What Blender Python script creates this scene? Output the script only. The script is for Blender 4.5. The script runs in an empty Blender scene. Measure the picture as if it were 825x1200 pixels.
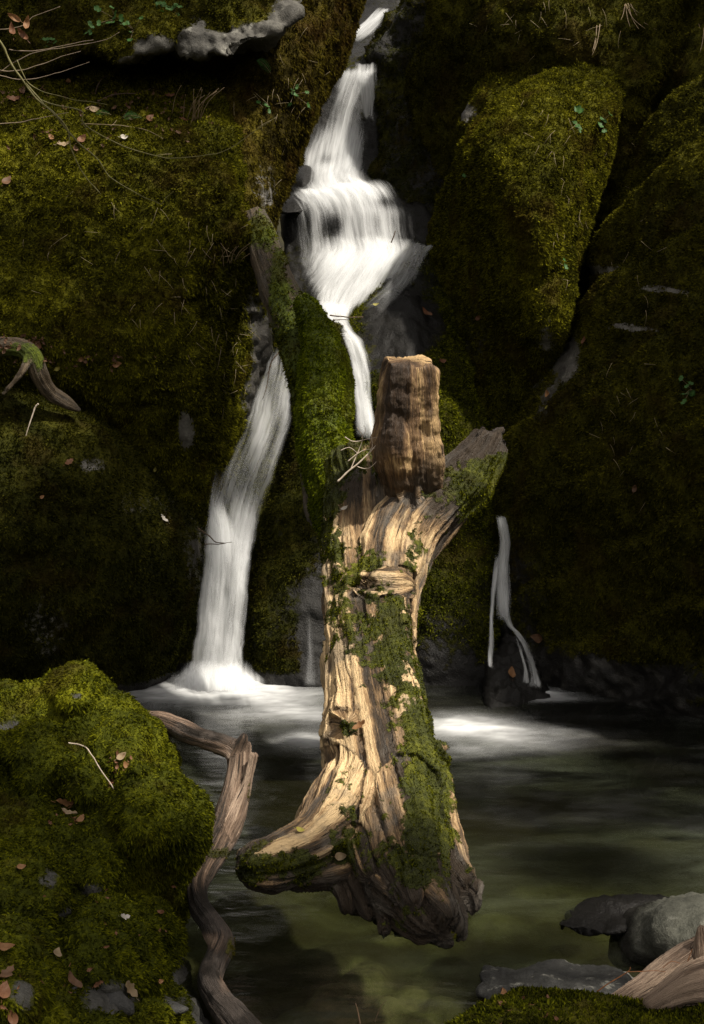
import bpy, math, random
import numpy as np
from mathutils import Vector
from mathutils.bvhtree import BVHTree
R = math.radians
SC = bpy.context.scene
COL = SC.collection
rng = np.random.default_rng(7)
random.seed(7)

# ------------------------------------------------------------------ camera
CZ, PITCH, FPX = 1.9, R(8), 50 / 36 * 1200
cam = bpy.data.cameras.new('camera'); camo = bpy.data.objects.new('camera', cam); COL.objects.link(camo)
cam.sensor_fit = 'VERTICAL'; cam.sensor_height = 36; cam.sensor_width = 24.75; cam.lens = 50
cam.clip_start = 0.05; cam.clip_end = 600
camo.location = (0, 0, CZ); camo.rotation_euler = (R(90) - PITCH, 0, 0)
SC.camera = camo

# ------------------------------------------------------------------ world, sun, exposure
SUN_EL, SUN_AZ = 57, 58            # azimuth: degrees from straight behind the camera towards its right
w = bpy.data.worlds.new('World'); SC.world = w; w.use_nodes = True
nt = w.node_tree; nt.nodes.clear()
sky = nt.nodes.new('ShaderNodeTexSky'); sky.sky_type = 'NISHITA'; sky.sun_disc = False
sky.sun_elevation = R(SUN_EL); sky.sun_rotation = R(180 - SUN_AZ)
hs = nt.nodes.new('ShaderNodeHueSaturation'); hs.inputs['Saturation'].default_value = 0.12
tint = nt.nodes.new('ShaderNodeMixRGB'); tint.blend_type = 'MULTIPLY'; tint.inputs[0].default_value = 1
tint.inputs[2].default_value = (1.0, 0.93, 0.84, 1)
bg = nt.nodes.new('ShaderNodeBackground'); bg.inputs['Strength'].default_value = 0.10
wo = nt.nodes.new('ShaderNodeOutputWorld')
nt.links.new(sky.outputs[0], hs.inputs['Color']); nt.links.new(hs.outputs[0], tint.inputs[1])
nt.links.new(tint.outputs[0], bg.inputs[0]); nt.links.new(bg.outputs[0], wo.inputs[0])
sun = bpy.data.lights.new('sun', 'SUN'); suno = bpy.data.objects.new('sun', sun); COL.objects.link(suno)
sun.energy = 3.2; sun.angle = R(2.0); sun.color = (1.0, 0.93, 0.81)
_sd = Vector((math.sin(R(SUN_AZ)) * math.cos(R(SUN_EL)), -math.cos(R(SUN_AZ)) * math.cos(R(SUN_EL)), math.sin(R(SUN_EL))))
suno.rotation_euler = _sd.to_track_quat('Z', 'Y').to_euler()
suno.location = (3, -3, 9)
SC.view_settings.view_transform = 'Standard'; SC.view_settings.look = 'None'
SC.view_settings.exposure = 1.22; SC.view_settings.gamma = 1
SC.render.engine = 'CYCLES'
SC.cycles.use_denoising = True; SC.cycles.denoising_prefilter = 'NONE'; SC.cycles.denoising_input_passes = 'RGB_ALBEDO_NORMAL'
SC.cycles.max_bounces = 8; SC.cycles.transparent_max_bounces = 24
SC.cycles.caustics_reflective = False; SC.cycles.caustics_refractive = False

# ------------------------------------------------------------------ numpy helpers
CAM = np.array([0, 0, CZ])
_F = np.array([0, math.cos(PITCH), -math.sin(PITCH)]); _U = np.array([0, math.sin(PITCH), math.cos(PITCH)]); _X = np.array([1.0, 0, 0])
def rays(px, py):
    px = np.asarray(px, float); py = np.asarray(py, float)
    return _F + ((600 - py) / FPX)[..., None] * _U + ((px - 412.5) / FPX)[..., None] * _X
def at(px, py, Y):
    d = rays(px, py)
    return CAM + d * (np.asarray(Y, float) / d[..., 1])[..., None]
def proj(P):
    q = P - CAM; f = q @ _F
    return 412.5 + FPX * q[..., 0] / f, 600 - FPX * (q @ _U) / f
def sstep(a, b, x):
    t = np.clip((x - a) / (b - a), 0, 1); return t * t * (3 - 2 * t)

_g = np.random.default_rng(3)
_PERM = _g.permutation(256); _PERM = np.concatenate([_PERM, _PERM, _PERM])
_GR = _g.normal(size=(256, 3)); _GR /= np.linalg.norm(_GR, axis=1)[:, None]
def perlin(P):
    i = np.floor(P).astype(np.int64); f = P - i; i &= 255
    u = f * f * f * (f * (f * 6 - 15) + 10)
    out = np.zeros(len(P))
    for dx in (0, 1):
        wx = u[:, 0] if dx else 1 - u[:, 0]
        for dy in (0, 1):
            wy = u[:, 1] if dy else 1 - u[:, 1]
            for dz in (0, 1):
                wz = u[:, 2] if dz else 1 - u[:, 2]
                h = _PERM[_PERM[_PERM[i[:, 0] + dx] + i[:, 1] + dy] + i[:, 2] + dz] & 255
                g = _GR[h]
                out += wx * wy * wz * (g[:, 0] * (f[:, 0] - dx) + g[:, 1] * (f[:, 1] - dy) + g[:, 2] * (f[:, 2] - dz))
    return out * 1.5
def fbm(P, freq, octs=3, gain=0.5, seed=0.0):
    P = np.asarray(P, float) * freq + np.array([seed * 17.3, seed * 7.7, seed * 3.1])
    a, o, t = 1.0, np.zeros(len(P)), 0
    for _ in range(octs):
        o += a * perlin(P); t += a; a *= gain; P = P * 2.03 + 5.2
    return o / t
def ridged(P, freq, octs=3, seed=0.0):
    P = np.asarray(P, float) * freq + seed * 11.7
    a, o, t = 1.0, np.zeros(len(P)), 0
    for _ in range(octs):
        o += a * (1 - 2 * np.abs(perlin(P))); t += a; a *= 0.5; P = P * 2.07 + 3.3
    return o / t

def vnormals(V, F):
    F = np.asarray(F)
    n = np.cross(V[F[:, 2]] - V[F[:, 0]], V[F[:, -1]] - V[F[:, 1]]) if F.shape[1] == 4 else np.cross(V[F[:, 1]] - V[F[:, 0]], V[F[:, 2]] - V[F[:, 0]])
    N = np.zeros_like(V)
    for k in range(F.shape[1]): np.add.at(N, F[:, k], n)
    return N / (np.linalg.norm(N, axis=1)[:, None] + 1e-12)

def catmull(pts, n):
    """n samples along a smooth open curve through the rows of pts"""
    p = np.asarray(pts, float); m = len(p)
    t = np.linspace(0, m - 1, n); i = np.minimum(t.astype(int), m - 2); f = (t - i)[:, None]
    g = lambda k: p[np.clip(k, 0, m - 1)]
    p0, p1, p2, p3 = g(i - 1), g(i), g(i + 1), g(i + 2)
    return 0.5 * (2 * p1 + (p2 - p0) * f + (2 * p0 - 5 * p1 + 4 * p2 - p3) * f ** 2 + (3 * p1 - 3 * p2 + p3 - p0) * f ** 3)
def catmull_closed(pts, per=8):
    p = np.asarray(pts, float); m = len(p); out = []
    for i in range(m):
        p0, p1, p2, p3 = p[i - 1], p[i], p[(i + 1) % m], p[(i + 2) % m]
        for f in np.arange(per) / per:
            c = 0.5 * (2 * p1 + (p2 - p0) * f + (2 * p0 - 5 * p1 + 4 * p2 - p3) * f ** 2 + (3 * p1 - 3 * p2 + p3 - p0) * f ** 3)
            l = p1 + (p2 - p1) * f
            out.append(0.6 * c + 0.4 * l)
    return np.array(out)

# ------------------------------------------------------------------ objects
def mesh(name, V, F, mat, parent=None, origin=None, smooth=True, attrs=None, extra=None):
    """ONE mesh object; V in world coordinates, the origin at `origin` (a child shares its parent's origin)"""
    V = np.asarray(V, float)
    if parent is not None: origin = np.array(parent.location)
    if origin is None: origin = np.array([V[:, 0].mean(), V[:, 1].mean(), V[:, 2].min()])
    origin = np.asarray(origin, float)
    me = bpy.data.meshes.new(name); V = V - origin
    Fs = F if isinstance(F, list) else [F]
    me.vertices.add(len(V)); me.vertices.foreach_set('co', V.astype(np.float32).ravel())
    loops = [np.asarray(f, np.int32).ravel() for f in Fs if len(f)]
    tot = [np.full(len(f), np.asarray(f).shape[1], np.int32) for f in Fs if len(f)]
    if extra is not None: loops.append(np.asarray(extra, np.int32)); tot.append(np.array([len(extra)], np.int32))
    loops = np.concatenate(loops); tot = np.concatenate(tot)
    me.loops.add(len(loops)); me.loops.foreach_set('vertex_index', loops)
    me.polygons.add(len(tot)); me.polygons.foreach_set('loop_start', np.concatenate([[0], np.cumsum(tot)[:-1]]).astype(np.int32))
    me.polygons.foreach_set('loop_total', tot)
    me.polygons.foreach_set('use_smooth', np.full(len(tot), smooth))
    for k, a in (attrs or {}).items():
        a = np.asarray(a, np.float32)
        if a.ndim == 1: me.attributes.new(k, 'FLOAT', 'POINT').data.foreach_set('value', a)
        else: me.attributes.new(k, 'FLOAT_VECTOR', 'POINT').data.foreach_set('vector', a.ravel())
    me.update(calc_edges=True); me.validate()
    me.materials.append(mat)
    o = bpy.data.objects.new(name, me); COL.objects.link(o)
    if parent is not None: o.parent = parent
    else: o.location = origin
    return o
def empty(name, loc):
    o = bpy.data.objects.new(name, None); COL.objects.link(o); o.location = tuple(float(c) for c in loc); o.empty_display_size = 0.1
    return o
def tag(o, label=None, cat=None, group=None, kind=None):
    if label: o['label'] = label
    if cat: o['category'] = cat
    if group: o['group'] = group
    if kind: o['kind'] = kind
    return o

# ------------------------------------------------------------------ materials
class NT:
    def __init__(s, name):
        s.m = bpy.data.materials.new(name); s.m.use_nodes = True; s.t = s.m.node_tree; s.t.nodes.clear()
        s.out = s.t.nodes.new('ShaderNodeOutputMaterial')
    def n(s, typ, ins=None, **kw):
        nd = s.t.nodes.new('ShaderNode' + typ)
        for k, v in kw.items(): setattr(nd, k, v)
        for k, v in (ins or {}).items():
            if hasattr(v, 'is_linked') or isinstance(v, bpy.types.NodeSocket): s.t.links.new(v, nd.inputs[k])
            else: nd.inputs[k].default_value = v
        return nd
    def attr(s, name, vec=False):
        a = s.n('Attribute', attribute_name=name); return a.outputs['Vector' if vec else 'Fac']
    def obj(s): return s.n('TexCoord').outputs['Object']
    def noise(s, vec, scale, detail=4, rough=0.55, dist=0.0):
        return s.n('TexNoise', {'Vector': vec, 'Scale': scale, 'Detail': detail, 'Roughness': rough, 'Distortion': dist}).outputs['Fac']
    def ramp(s, fac, stops, interp='LINEAR'):
        r = s.n('ValToRGB', {'Fac': fac}); r.color_ramp.interpolation = interp; e = r.color_ramp.elements
        while len(e) < len(stops): e.new(0.5)
        for k, (p, c) in enumerate(stops):
            e[k].position = p; e[k].color = (c, c, c, 1) if not hasattr(c, '__len__') else (*c[:3], 1)
        return r.outputs['Color']
    def mix(s, fac, a, b, blend='MIX'):
        fa = lambda v: (*v, 1) if isinstance(v, tuple) and len(v) == 3 else v
        nd = s.n('MixRGB', {0: fac, 1: fa(a), 2: fa(b)}, blend_type=blend); return nd.outputs[0]
    def math(s, op, a, b=0.0, clamp=False):
        return s.n('Math', {0: a, 1: b}, operation=op, use_clamp=clamp).outputs[0]
    def mapr(s, v, a, b, c=0.0, d=1.0):
        return s.n('MapRange', {0: v, 1: a, 2: b, 3: c, 4: d}, interpolation_type='SMOOTHSTEP').outputs[0]
    def bump(s, h, strength, dist):
        return s.n('Bump', {'Height': h, 'Strength': strength, 'Distance': dist}).outputs[0]
    def done(s, sh): s.t.links.new(sh, s.out.inputs['Surface']); return s.m

def moss_colour(b, vec, dark, mid, lite, brown, rnd=None):
    big = b.noise(vec, 1.7, 3); med = b.noise(vec, 9, 3, 0.6); fine = b.noise(vec, 60, 3, 0.7)
    v = b.math('ADD', b.math('MULTIPLY', big, 0.5), b.math('MULTIPLY', med, 0.5))
    if rnd is not None:
        v = b.math('ADD', v, b.math('MULTIPLY', b.math('SUBTRACT', rnd, 0.5), 0.42))
    else: v = b.math('ADD', v, b.math('MULTIPLY', b.math('SUBTRACT', fine, 0.5), 0.45))
    c = b.ramp(v, [(0.28, dark), (0.5, mid), (0.72, lite)])
    br = b.mapr(b.noise(vec, 3.1, 4, 0.65), 0.5, 0.68)
    return b.mix(b.math('MULTIPLY', br, 0.6), c, brown), fine, med

MOSS_PAL = {
    'gold':  ((0.013, 0.013, 0.002), (0.054, 0.053, 0.005), (0.165, 0.155, 0.010), (0.046, 0.029, 0.007)),
    'olive': ((0.012, 0.012, 0.002), (0.042, 0.041, 0.005), (0.110, 0.100, 0.009), (0.040, 0.026, 0.007)),
    'green': ((0.010, 0.012, 0.002), (0.044, 0.050, 0.004), (0.150, 0.152, 0.008), (0.044, 0.031, 0.007)),
    'limb':  ((0.014, 0.019, 0.002), (0.070, 0.092, 0.005), (0.165, 0.190, 0.009), (0.055, 0.045, 0.008)),
    'rust':  ((0.010, 0.008, 0.002), (0.036, 0.028, 0.005), (0.100, 0.080, 0.009), (0.045, 0.024, 0.007)),  # brown moss with the column's lack of sun put into its colour
    'dark':  ((0.006, 0.007, 0.0015), (0.025, 0.026, 0.004), (0.070, 0.066, 0.008), (0.032, 0.021, 0.005)),
}
def moss_mat(pal):
    b = NT('moss_' + pal); vec = b.obj()
    rnd = b.n('NewGeometry').outputs['Random Per Island']
    c, fine, med = moss_colour(b, vec, *MOSS_PAL[pal], rnd=rnd)
    d = b.n('BsdfDiffuse', {'Color': c}).outputs[0]
    t = b.n('BsdfTranslucent', {'Color': c}).outputs[0]
    m = b.n('MixShader', {0: 0.3, 1: d, 2: t}).outputs[0]
    return b.done(m)
MOSS = {k: moss_mat(k) for k in MOSS_PAL}

def rock_mat(name, pal, rock=((0.05, 0.046, 0.04), (0.13, 0.12, 0.105), (0.26, 0.25, 0.23)), wetcol=(0.012, 0.011, 0.010), lichen=0.5):
    """bare rock / moss by the point attributes moss and wet"""
    b = NT(name); vec = b.obj()
    mc, fine, med = moss_colour(b, vec, *MOSS_PAL[pal])
    n1 = b.noise(vec, 4, 6, 0.65, 0.4); n2 = b.noise(vec, 40, 4, 0.7)
    rc = b.ramp(b.math('ADD', b.math('MULTIPLY', n1, 0.6), b.math('MULTIPLY', n2, 0.4)), [(0.33, rock[0]), (0.5, rock[1]), (0.7, rock[2])])
    li = b.math('MULTIPLY', b.mapr(b.noise(vec, 11, 6, 0.75), 0.55, 0.66), lichen)
    rc = b.mix(li, rc, (0.36, 0.35, 0.30))
    wet = b.attr('wet')
    wn = b.math('MULTIPLY', wet, b.mapr(b.noise(vec, 14, 4), 0.25, 0.5, 0.75, 1.0))
    rc = b.mix(wn, rc, wetcol)
    ms = b.mapr(b.math('ADD', b.attr('moss'), b.math('MULTIPLY', b.math('SUBTRACT', b.noise(vec, 26, 5, 0.7), 0.5), 0.9)), 0.38, 0.58)
    col = b.mix(ms, rc, mc)
    rough = b.mix(ms, b.mix(wn, (0.75,) * 3, (0.36,) * 3), (0.9,) * 3)
    h = b.math('ADD', b.math('MULTIPLY', n2, 0.4), b.math('MULTIPLY', b.noise(vec, 120, 3, 0.7), 0.35))
    h = b.math('ADD', h, b.math('MULTIPLY', b.math('MULTIPLY', fine, ms), 1.2))
    p = b.n('BsdfPrincipled', {'Base Color': col, 'Roughness': rough, 'Normal': b.bump(h, 0.8, 0.02), 'Specular IOR Level': b.mix(ms, b.mix(wn, (0.3,) * 3, (0.17,) * 3), (0.06,) * 3)})
    return b.done(p.outputs[0])

def wood_mat(name, pale, tan, dark, grey, moss='olive', wetd=0.0):
    """weathered wood: streaks along the point attribute grain, pale/dark by `pale`, moss by `moss`"""
    b = NT(name); g = b.attr('grain', True); vec = b.obj()
    s1 = b.noise(g, 1.0, 5, 0.6, 0.25); s2 = b.noise(g, 4.5, 4, 0.65, 0.2); s3 = b.noise(g, 14, 3, 0.6)
    s = b.math('ADD', b.math('MULTIPLY', s1, 0.45), b.math('ADD', b.math('MULTIPLY', s2, 0.35), b.math('MULTIPLY', s3, 0.2)))
    v = b.math('ADD', b.math('ADD', b.math('ADD', b.math('MULTIPLY', b.math('SUBTRACT', s, 0.5), 1.9), 0.5), b.math('MULTIPLY', b.math('SUBTRACT', b.attr('pale'), 0.5), 0.85)), 0.0)
    c = b.ramp(v, [(0.24, dark), (0.40, tuple(0.5 * (x + y) for x, y in zip(dark, tan))), (0.52, tan), (0.66, pale), (0.9, tuple(min(1, 1.15 * x) for x in pale))])
    c = b.mix(b.mapr(b.noise(vec, 5, 4, 0.6), 0.5, 0.64, 0, 0.55), c, grey)
    crack = b.mapr(b.noise(g, 2.6, 3, 0.5, 0.1), 0.30, 0.36)
    c = b.mix(crack, dark, c)
    mc, fine, med = moss_colour(b, vec, *MOSS_PAL[moss])
    ms = b.mapr(b.math('ADD', b.attr('moss'), b.math('MULTIPLY', b.math('SUBTRACT', b.noise(vec, 30, 5, 0.7), 0.5), 0.9)), 0.40, 0.56)
    col = b.mix(ms, c, mc)
    h = b.math('ADD', b.math('MULTIPLY', s2, 0.9), b.math('MULTIPLY', s3, 0.6))
    h = b.math('ADD', h, b.math('MULTIPLY', crack, 0.6))
    h = b.math('ADD', h, b.math('MULTIPLY', b.math('MULTIPLY', fine, ms), 1.0))
    p = b.n('BsdfPrincipled', {'Base Color': col, 'Roughness': b.mix(ms, b.ramp(s1, [(0.3, 0.42), (0.7, 0.75)]), (0.9,) * 3), 'Normal': b.bump(h, 0.9, 0.018), 'Specular IOR Level': 0.35})
    return b.done(p.outputs[0])

def plain_mat(name, c1, c2, rough=0.7, scale=30, transl=0.0):
    b = NT(name); vec = b.obj()
    c = b.ramp(b.noise(vec, scale, 4, 0.65), [(0.3, c1), (0.7, c2)])
    p = b.n('BsdfPrincipled', {'Base Color': c, 'Roughness': rough, 'Specular IOR Level': 0.3}).outputs[0]
    if transl:
        p = b.n('MixShader', {0: transl, 1: p, 2: b.n('BsdfTranslucent', {'Color': c}).outputs[0]}).outputs[0]
    return b.done(p)

def fall_mat(name, across=55, along=1.6, lo=0.30, hi=0.62):
    """long-exposure falling water: white scattering threads, thin where the threads part"""
    b = NT(name); f = b.attr('flow', True)
    sx = b.n('VectorMath', {0: f, 1: (across, along, 1)}, operation='MULTIPLY').outputs[0]
    sy = b.n('VectorMath', {0: f, 1: (across * 0.28, along * 0.8, 1)}, operation='MULTIPLY').outputs[0]
    n1 = b.noise(sx, 1.0, 4, 0.6); n2 = b.noise(sy, 1.0, 3, 0.5, 0.6)
    n = b.math('ADD', b.math('MULTIPLY', n1, 0.5), b.math('MULTIPLY', n2, 0.5))
    d = b.attr('dens')
    big = b.noise(b.n('VectorMath', {0: f, 1: (7, 0.9, 1)}, operation='MULTIPLY').outputs[0], 1.0, 2, 0.5)
    n = b.math('ADD', b.math('MULTIPLY', n, 0.7), b.math('MULTIPLY', big, 0.3))
    a = b.math('ADD', b.math('MULTIPLY', b.math('SUBTRACT', n, 0.5), 2.6), d)
    a = b.math('MULTIPLY', b.mapr(a, 0.05, 1.22, 0.0, 0.88), b.mapr(d, 0.0, 0.3))
    wcol = (0.88, 0.89, 0.90, 1)
    df = b.n('BsdfDiffuse', {'Color': wcol}).outputs[0]; tr = b.n('BsdfTranslucent', {'Color': wcol}).outputs[0]
    m = b.n('MixShader', {0: 0.5, 1: df, 2: tr}).outputs[0]
    return b.done(b.n('MixShader', {0: a, 1: b.n('BsdfTransparent').outputs[0], 2: m}).outputs[0])

def pool_mat():
    b = NT('pool_water'); vec = b.obj()
    st = b.n('VectorMath', {0: vec, 1: (2.2, 5.0, 1)}, operation='MULTIPLY').outputs[0]
    h = b.math('ADD', b.noise(st, 0.9, 3, 0.5, 0.8), b.math('MULTIPLY', b.noise(st, 3.0, 2, 0.5, 0.5), 0.3))
    nrm = b.bump(h, 0.35, 0.03)
    g = b.n('BsdfGlossy', {'Color': (1, 1, 1, 1), 'Roughness': 0.2, 'Normal': nrm}).outputs[0]
    t = b.n('BsdfTransparent', {'Color': (0.42, 0.43, 0.31, 1)}).outputs[0]
    sw = b.n('VectorMath', {0: vec, 1: (1.0, 2.6, 1)}, operation='MULTIPLY').outputs[0]
    cloud = b.math('MULTIPLY', b.noise(sw, 1.5, 5, 0.62, 1.2), b.noise(vec, 0.9, 2, 0.5))
    streak = b.noise(b.n('VectorMath', {0: vec, 1: (2.4, 9.0, 1)}, operation='MULTIPLY').outputs[0], 1.6, 4, 0.65, 0.9)
    murk_sheen = b.mapr(b.math('ADD', cloud, b.math('MULTIPLY', streak, 0.22)), 0.27, 0.56, 0.015, 0.20)  # murk, plus pale streaks painted in for surface reflections
    tone = b.ramp(b.noise(vec, 1.1, 3, 0.5), [(0.35, (0.085, 0.076, 0.038)), (0.5, (0.115, 0.132, 0.072)), (0.7, (0.17, 0.195, 0.135))])
    t = b.n('MixShader', {0: murk_sheen, 1: t, 2: b.n('BsdfDiffuse', {'Color': tone}).outputs[0]}).outputs[0]
    fr = b.n('Fresnel', {'IOR': 1.33, 'Normal': nrm}).outputs[0]
    m = b.n('MixShader', {0: fr, 1: t, 2: g}).outputs[0]
    wt = b.n('BsdfDiffuse', {'Color': (0.78, 0.79, 0.80, 1)}).outputs[0]
    return b.done(b.n('MixShader', {0: b.attr('foam'), 1: m, 2: wt}).outputs[0])

# ------------------------------------------------------------------ relief rocks
BVH = []
def add_bvh(V, F): BVH.append(BVHTree.FromPolygons([tuple(v) for v in V], [tuple(f) for f in F]))
def hit(px, py):
    d = Vector(rays(px, py)); d.normalize(); best = None
    for t in BVH:
        loc, nor, i, dist = t.ray_cast(Vector(CAM), d, 60)
        if loc is not None and (best is None or dist < best[2]): best = (loc, nor, dist)
    if best is None: return np.array(at(px, py, 8.0)), -np.array(d)
    n = np.array(best[1]); n = n if n @ np.array(d) < 0 else -n
    return np.array(best[0]), n

def tps(pts):
    p = np.array([(a / 100, b / 100) for a, b, c in pts]); y = np.array([c for a, b, c in pts]); n = len(p)
    def K(a, b):
        r2 = ((a[:, None] - b[None]) ** 2).sum(-1); return 0.5 * r2 * np.log(r2 + 1e-9)
    A = np.zeros((n + 3, n + 3)); A[:n, :n] = K(p, p) + 0.02 * np.eye(n); A[:n, n] = 1; A[:n, n + 1:] = p; A[n, :n] = 1; A[n + 1:, :n] = p.T
    wv = np.linalg.solve(A, np.concatenate([y, np.zeros(3)]))
    def f(px, py):
        q = np.stack([np.asarray(px) / 100, np.asarray(py) / 100], -1)
        return K(q, p) @ wv[:n] + wv[n] + q @ wv[n + 1:]
    return f

def blobs(px, py, lst):
    o = np.zeros(len(px))
    for (x, y, rx, ry, s) in lst:
        o += s * np.exp(-(((px - x) / rx) ** 2 + ((py - y) / ry) ** 2))
    return o

def tufts(name, V, F, mask, mat, parent, dens, L=0.018, W=0.007, droop=0.2, blades=3, spread=0.8, lim=90000, seed=1, grow=1.0):
    """moss as thousands of small blades standing on the faces, one mesh per thing"""
    r = np.random.default_rng(seed)
    F = np.asarray(F); a, bq, c, d = V[F[:, 0]], V[F[:, 1]], V[F[:, 2]], V[F[:, 3]]
    nf = np.cross(c - a, d - bq); ar = np.linalg.norm(nf, axis=1) / 2; nf /= (2 * ar + 1e-12)[:, None]
    ctr = (a + bq + c + d) / 4; view = CAM - ctr; view /= np.linalg.norm(view, axis=1)[:, None]
    m = mask[F].mean(1); cx, cy = proj(ctr)
    ok = (m > 0.45) & ((nf * view).sum(1) > -0.25) & (cx > -60) & (cx < 885) & (cy > -60) & (cy < 1260)
    wgt = ar * ok * np.clip((m - 0.35) / 0.3, 0, 1); tot = wgt.sum()
    n = int(min(lim, tot * dens))
    if n < 5: return None
    f = r.choice(len(F), n, p=wgt / tot); u, v = r.random((2, n, 1))
    P = (a[f] * (1 - u) + bq[f] * u) * (1 - v) + (d[f] * (1 - u) + c[f] * u) * v
    Nn = nf[f]; n3 = n * blades
    P = np.repeat(P, blades, 0); Nn = np.repeat(Nn, blades, 0); sz = np.repeat(r.uniform(0.6, 1.4, n), blades) * grow
    cl = np.repeat(1 + 0.5 * fbm(P[::blades], 14, 2), blades)          # cushions of longer and shorter moss
    sz = sz * np.clip(cl, 0.45, 1.7)
    dr = Nn + spread * r.normal(size=(n3, 3)); dr[:, 2] -= droop * 2; dr /= np.linalg.norm(dr, axis=1)[:, None]
    dr = np.where(((dr * Nn).sum(1) < 0.05)[:, None], dr + 0.5 * Nn, dr)
    sd = np.cross(dr, r.normal(size=(n3, 3))); sd /= np.linalg.norm(sd, axis=1)[:, None] + 1e-9
    base = P - Nn * 0.003 + 0.4 * L * r.normal(size=(n3, 3)) * (1 - np.abs(Nn))
    ln = (L * sz)[:, None]; wd = (W * sz)[:, None]
    T = base + dr * ln; M = base + dr * ln * 0.5
    V2 = np.stack([base, M + sd * wd / 2, T + np.array([0, 0, -1.0]) * droop * ln * 0.4, M - sd * wd / 2], 1).reshape(-1, 3)
    F2 = np.arange(n3 * 4).reshape(-1, 4)
    o = mesh(name, V2, F2, mat, parent, smooth=False)
    tag(o, kind='stuff'); return o

def relief(name, outline, cps, mat, Rpx=40, Rd=None, thick=0.7, step=3.0, n1=(0.08, 1.6), n2=(0.03, 5), n3=(0.010, 16), ridge=0.0,
           moss=1.0, bare=(), wetb=(), wet=0.0, wetz=0.0, lumps=(), warp=None, seed=1, shrink=0.25, cush=0.0, strata=None, bvh=True, mossnoise=0.35, flat=0.0):
    ol = catmull_closed(outline)
    f = tps(cps); mg = 34.0
    x0, y0 = ol.min(0) - mg; x1, y1 = ol.max(0) + mg
    gx = np.arange(x0, x1 + step, step); gy = np.arange(y0, y1 + step, step)
    X, Yp = np.meshgrid(gx, gy); H, Wd = X.shape; X = X.ravel(); Yp = Yp.ravel()
    A = ol; B = np.roll(ol, -1, 0)
    best = np.full(len(X), 1e9); nx = np.zeros(len(X)); ny = np.zeros(len(X)); ins = np.zeros(len(X), bool)
    for (ax, ay), (bx, by) in zip(A, B):
        ex, ey = bx - ax, by - ay; t = np.clip(((X - ax) * ex + (Yp - ay) * ey) / (ex * ex + ey * ey + 1e-9), 0, 1)
        qx, qy = ax + t * ex, ay + t * ey; dd = (X - qx) ** 2 + (Yp - qy) ** 2
        k = dd < best; best[k] = dd[k]; nx[k] = qx[k]; ny[k] = qy[k]
        cr = ((ay > Yp) != (by > Yp)); xi = (bx - ax) * (Yp - ay) / (by - ay + 1e-12) + ax; ins ^= cr & (X < xi)
    dist = np.sqrt(best)
    keep = ins | (dist < mg + step)
    cx, cy = ol.mean(0)
    px = np.where(ins, X, nx); py = np.where(ins, Yp, ny)
    t = np.where(ins, 0, np.clip(dist / mg, 0, 1))
    D = f(px, py)
    Ym = float(np.mean([c[2] for c in cps])); rd = Rd if Rd is not None else Rpx * Ym / FPX
    q = np.clip(dist / Rpx, 0, 1)
    rnd = np.where(ins, rd * (1 - np.sqrt(np.clip(1 - (1 - q) ** 2, 0, 1))), rd + t * thick)
    for (lx, ly, lr, la) in lumps:
        e = ((px - lx) ** 2 + (py - ly) ** 2) / lr ** 2
        rnd -= la * np.where(e < 1, np.sqrt(np.clip(1 - e, 0, 1)), 0) ** 0.8
    sx = px + (cx - px) * shrink * t; sy = py + (cy - py) * shrink * t
    P = at(sx, sy, D + rnd)
    idx = -np.ones(len(X), int); idx[keep] = np.arange(keep.sum())
    I = np.arange(H * Wd).reshape(H, Wd)
    Q = np.stack([I[:-1, :-1], I[1:, :-1], I[1:, 1:], I[:-1, 1:]], -1).reshape(-1, 4)
    Q = Q[keep[Q].all(1)]; F = idx[Q]
    P, px, py, t = P[keep], px[keep], py[keep], t[keep]
    N = vnormals(P, F)
    s = seed
    off = n1[0] * fbm(P, n1[1], 3, 0.5, s) + n2[0] * fbm(P, n2[1], 3, 0.55, s + 1) + n3[0] * fbm(P, n3[1], 3, 0.6, s + 2)
    if ridge: off += ridge * (ridged(P, 2.2, 3, s + 3) - 0.5)
    if cush: off += cush * (0.5 - np.abs(fbm(P, 7.0, 2, 0.5, s + 5)) * 1.6)
    if strata:
        dx, dy, dz, fr, am = strata
        sc = (P @ np.array([dx, dy, dz])) + 0.10 * fbm(P, 1.5, 2, 0.5, s + 7)
        saw = (sc * fr) % 1.0
        off += am * np.where(saw < 0.85, saw / 0.85, (1 - saw) / 0.15)
    P = P + N * off[:, None]
    N = vnormals(P, F)
    m = np.full(len(P), float(moss)) + mossnoise * fbm(P, 3.0, 4, 0.6, s + 9) - blobs(px, py, bare)
    m = np.clip(m, 0, 1)
    wt = np.clip(wet + blobs(px, py, wetb) + (1 - sstep(wetz * 0.5, wetz + 1e-6, P[:, 2] + 0.15 * fbm(P, 4, 2, 0.5, s))) * (wetz > 0), 0, 1)
    m = m * (1 - 0.85 * (1 - sstep(0.0, 0.10, P[:, 2])))
    # rim ring closes at the back
    o = mesh(name, P, F, mat, attrs={'moss': m, 'wet': wt}, origin=[P[:, 0].mean(), P[:, 1].mean(), P[:, 2].min()])
    if bvh: add_bvh(P, F)
    return o, P, F, m

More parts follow.
